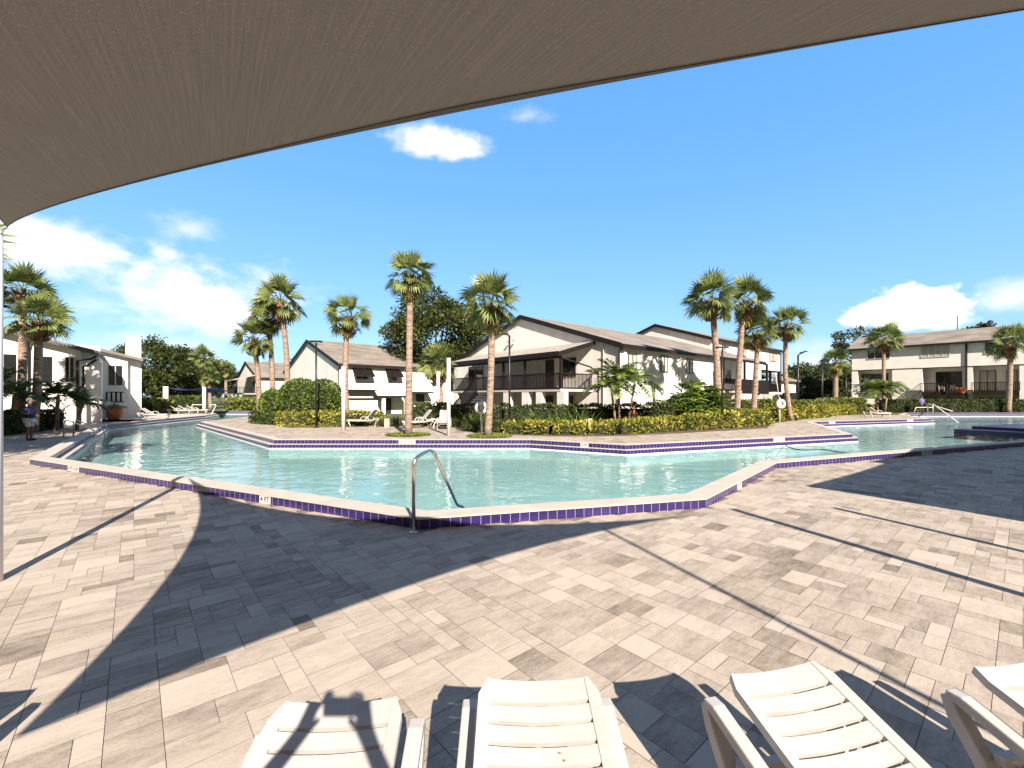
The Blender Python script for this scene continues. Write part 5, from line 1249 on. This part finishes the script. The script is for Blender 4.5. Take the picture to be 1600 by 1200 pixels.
def person(loc, rz, label, arms, shirt, shorts, skinm, cap=True, name='person', hold=None):
    """faces local +y; arms = ((elbow, wrist, hand) left, right)"""
    root = empty(name, loc, rz, label, 'person')
    J = {'pelvis':((0,0,.93),(.15,.11)),'waist':((0,.01,1.08),(.14,.10)),'chest':((0,0,1.28),(.165,.115)),'collar':((0,-.01,1.44),(.10,.08)),'neck':((0,0,1.52),.055),
         'jaw':((0,.035,1.58),(.062,.075)),'face':((0,.02,1.66),(.074,.092)),'crown':((0,.005,1.74),(.06,.07)),'nose':((0,.122,1.645),.014)}
    E = [('pelvis','waist'),('waist','chest'),('chest','collar'),('collar','neck'),('neck','jaw'),('jaw','face'),('face','crown'),('face','nose')]
    for s, nm in ((-1,'l'),(1,'r')):
        el, wr, hd = arms[0 if s < 0 else 1]
        J[nm+'ear'] = ((s*.085,0,1.64),.016); E.append(('face',nm+'ear'))
        J[nm+'sh'] = ((s*.19,-.01,1.40),.062); J[nm+'el'] = (el,.042); J[nm+'wr'] = (wr,.028); J[nm+'hd'] = (hd,(.038,.02))
        E += [('chest',nm+'sh'),(nm+'sh',nm+'el'),(nm+'el',nm+'wr'),(nm+'wr',nm+'hd')]
        w_, h_ = Vector(wr), Vector(hd); d = (h_-w_).normalized(); sd = d.cross(Vector((0,0,1))); sd = sd.normalized() if sd.length > .1 else Vector((1,0,0))
        for f, (o_, L) in enumerate(((-.03,.075),(-.01,.085),(.01,.08),(.03,.062))):
            a = h_+d*.04+sd*o_; c = a+d*L*.55; e = c+d*L*.35+Vector((-s*.01,0,-.02))
            J[f'{nm}f{f}a'] = (tuple(a),.010); J[f'{nm}f{f}b'] = (tuple(c),.009); J[f'{nm}f{f}c'] = (tuple(e),.008); E += [(nm+'hd',f'{nm}f{f}a'),(f'{nm}f{f}a',f'{nm}f{f}b'),(f'{nm}f{f}b',f'{nm}f{f}c')]
        a = w_+d*.03+sd*(-s*.03); c = a+d*.045+sd*(-s*.03); J[nm+'tha'] = (tuple(a),.013); J[nm+'thb'] = (tuple(c),.010); E += [(nm+'wr',nm+'tha'),(nm+'tha',nm+'thb')]
        J[nm+'hip'] = ((s*.095,0,.86),.095); J[nm+'knee'] = ((s*.105,.025,.49),.058); J[nm+'calf'] = ((s*.108,-.005,.33),.056); J[nm+'ank'] = ((s*.11,-.02,.09),.036); J[nm+'heel'] = ((s*.112,.0,.05),.040); J[nm+'toe'] = ((s*.125,.15,.03),.03)
        E += [('pelvis',nm+'hip'),(nm+'hip',nm+'knee'),(nm+'knee',nm+'calf'),(nm+'calf',nm+'ank'),(nm+'ank',nm+'heel'),(nm+'heel',nm+'toe')]
    skin('body', J, E, skinm, root)
    g = lambda k, d: (J[k][0], tuple(r+d for r in J[k][1]) if isinstance(J[k][1], tuple) else J[k][1]+d)
    S = {'pelvis':((0,0,.90),(.19,.145)),'waist':g('waist',.045),'chest':g('chest',.028),'collar':g('collar',.012)}; ES = [('pelvis','waist'),('waist','chest'),('chest','collar')]
    for nm in 'lr':
        S[nm+'sh'] = g(nm+'sh',.022); sl = Vector(J[nm+'sh'][0]).lerp(Vector(J[nm+'el'][0]),.75); S[nm+'sl'] = (tuple(sl),.078); ES += [('chest',nm+'sh'),(nm+'sh',nm+'sl')]
    skin('shirt', S, ES, shirt, root)
    S = {'pelvis':((0,0,.90),(.155,.118))}; ES = []
    for nm in 'lr': S[nm+'hip'] = g(nm+'hip',.02); k = Vector(J[nm+'hip'][0]).lerp(Vector(J[nm+'knee'][0]),.85); S[nm+'kn'] = (tuple(k),.078); ES += [('pelvis',nm+'hip'),(nm+'hip',nm+'kn')]
    skin('shorts', S, ES, shorts, root)
    for s, nm in ((-1,'l'),(1,'r')):
        skin('shoe', {'pelvis':((s*.112,-.03,.045),.05),'b':((s*.118,.06,.045),.05),'c':((s*.127,.17,.035),.036)}, [('pelvis','b'),('b','c')], M['dark_shoes'], root, 1)
        b = MB(); blob(b, (s*.032,.098,1.668), (.011,.009,.008), 0, 8); b.build('eye', M['hair'], root, True)
    b = MB(); b.lathe([(.098,1.69),(.102,1.72),(.09,1.78),(.05,1.82),(0,1.83)], 18)
    if cap: b.prism([(-.07,.06),(.07,.06),(.06,.20),(0,.225),(-.06,.20)], 'z', 1.695, 1.707)
    b.build('cap' if cap else 'hair', M['grey_cap'] if cap else M['hair'], root, True)
    return root
x, y, z = at(46,688,0)
hm = person((x,y,z), -PI/2+.25, 'standing man in navy shirt, pale shorts and grey cap by the left hedge',
       (((-.25,.0,1.14),(-.13,.24,1.15),(-.10,.32,1.17)), ((.25,.0,1.14),(.13,.24,1.15),(.09,.32,1.17))), M['navy_shirt'], M['white_shorts'], M['skin'])
b = MB(); b.box(-.045,.045,-.005,.005,-.08,.08); o = b.build('phone', M['phone']); o.location = hm.matrix_basis @ Vector((-.01,.42,1.20)); o.rotation_euler = (-.7,0,-PI/2+.25); tag(o, 'dark phone held out in the hands of the standing man', 'phone')
x, y, z = atD(1440,46.8,ZI)
person((x,y,z), PI, 'distant person in a purple shirt and dark shorts behind the far pool edge', (((-.24,.05,1.12),(-.2,.22,1.0),(-.19,.3,.96)), ((.25,.02,1.13),(.22,.16,.95),(.21,.2,.87))), M['purple_shirt'], M['dark_shorts'], M['skin'], False)
person((-.02,-.36,0), 0, 'photographer behind the viewpoint, holding a phone overhead with both arms',
       (((-.33,.08,1.62),(-.12,.22,1.86),(-.10,.25,1.92)), ((.33,.08,1.62),(.14,.22,1.86),(.12,.25,1.92))), M['navy_shirt'], M['dark_shorts'], M['skin_light'])
b = MB(); b.box(-.085,.085,-.005,.005,-.042,.042); o = b.build('phone', M['phone']); o.location = (.0,-.062,1.92); tag(o, 'phone held up behind the camera by the photographer', 'phone')
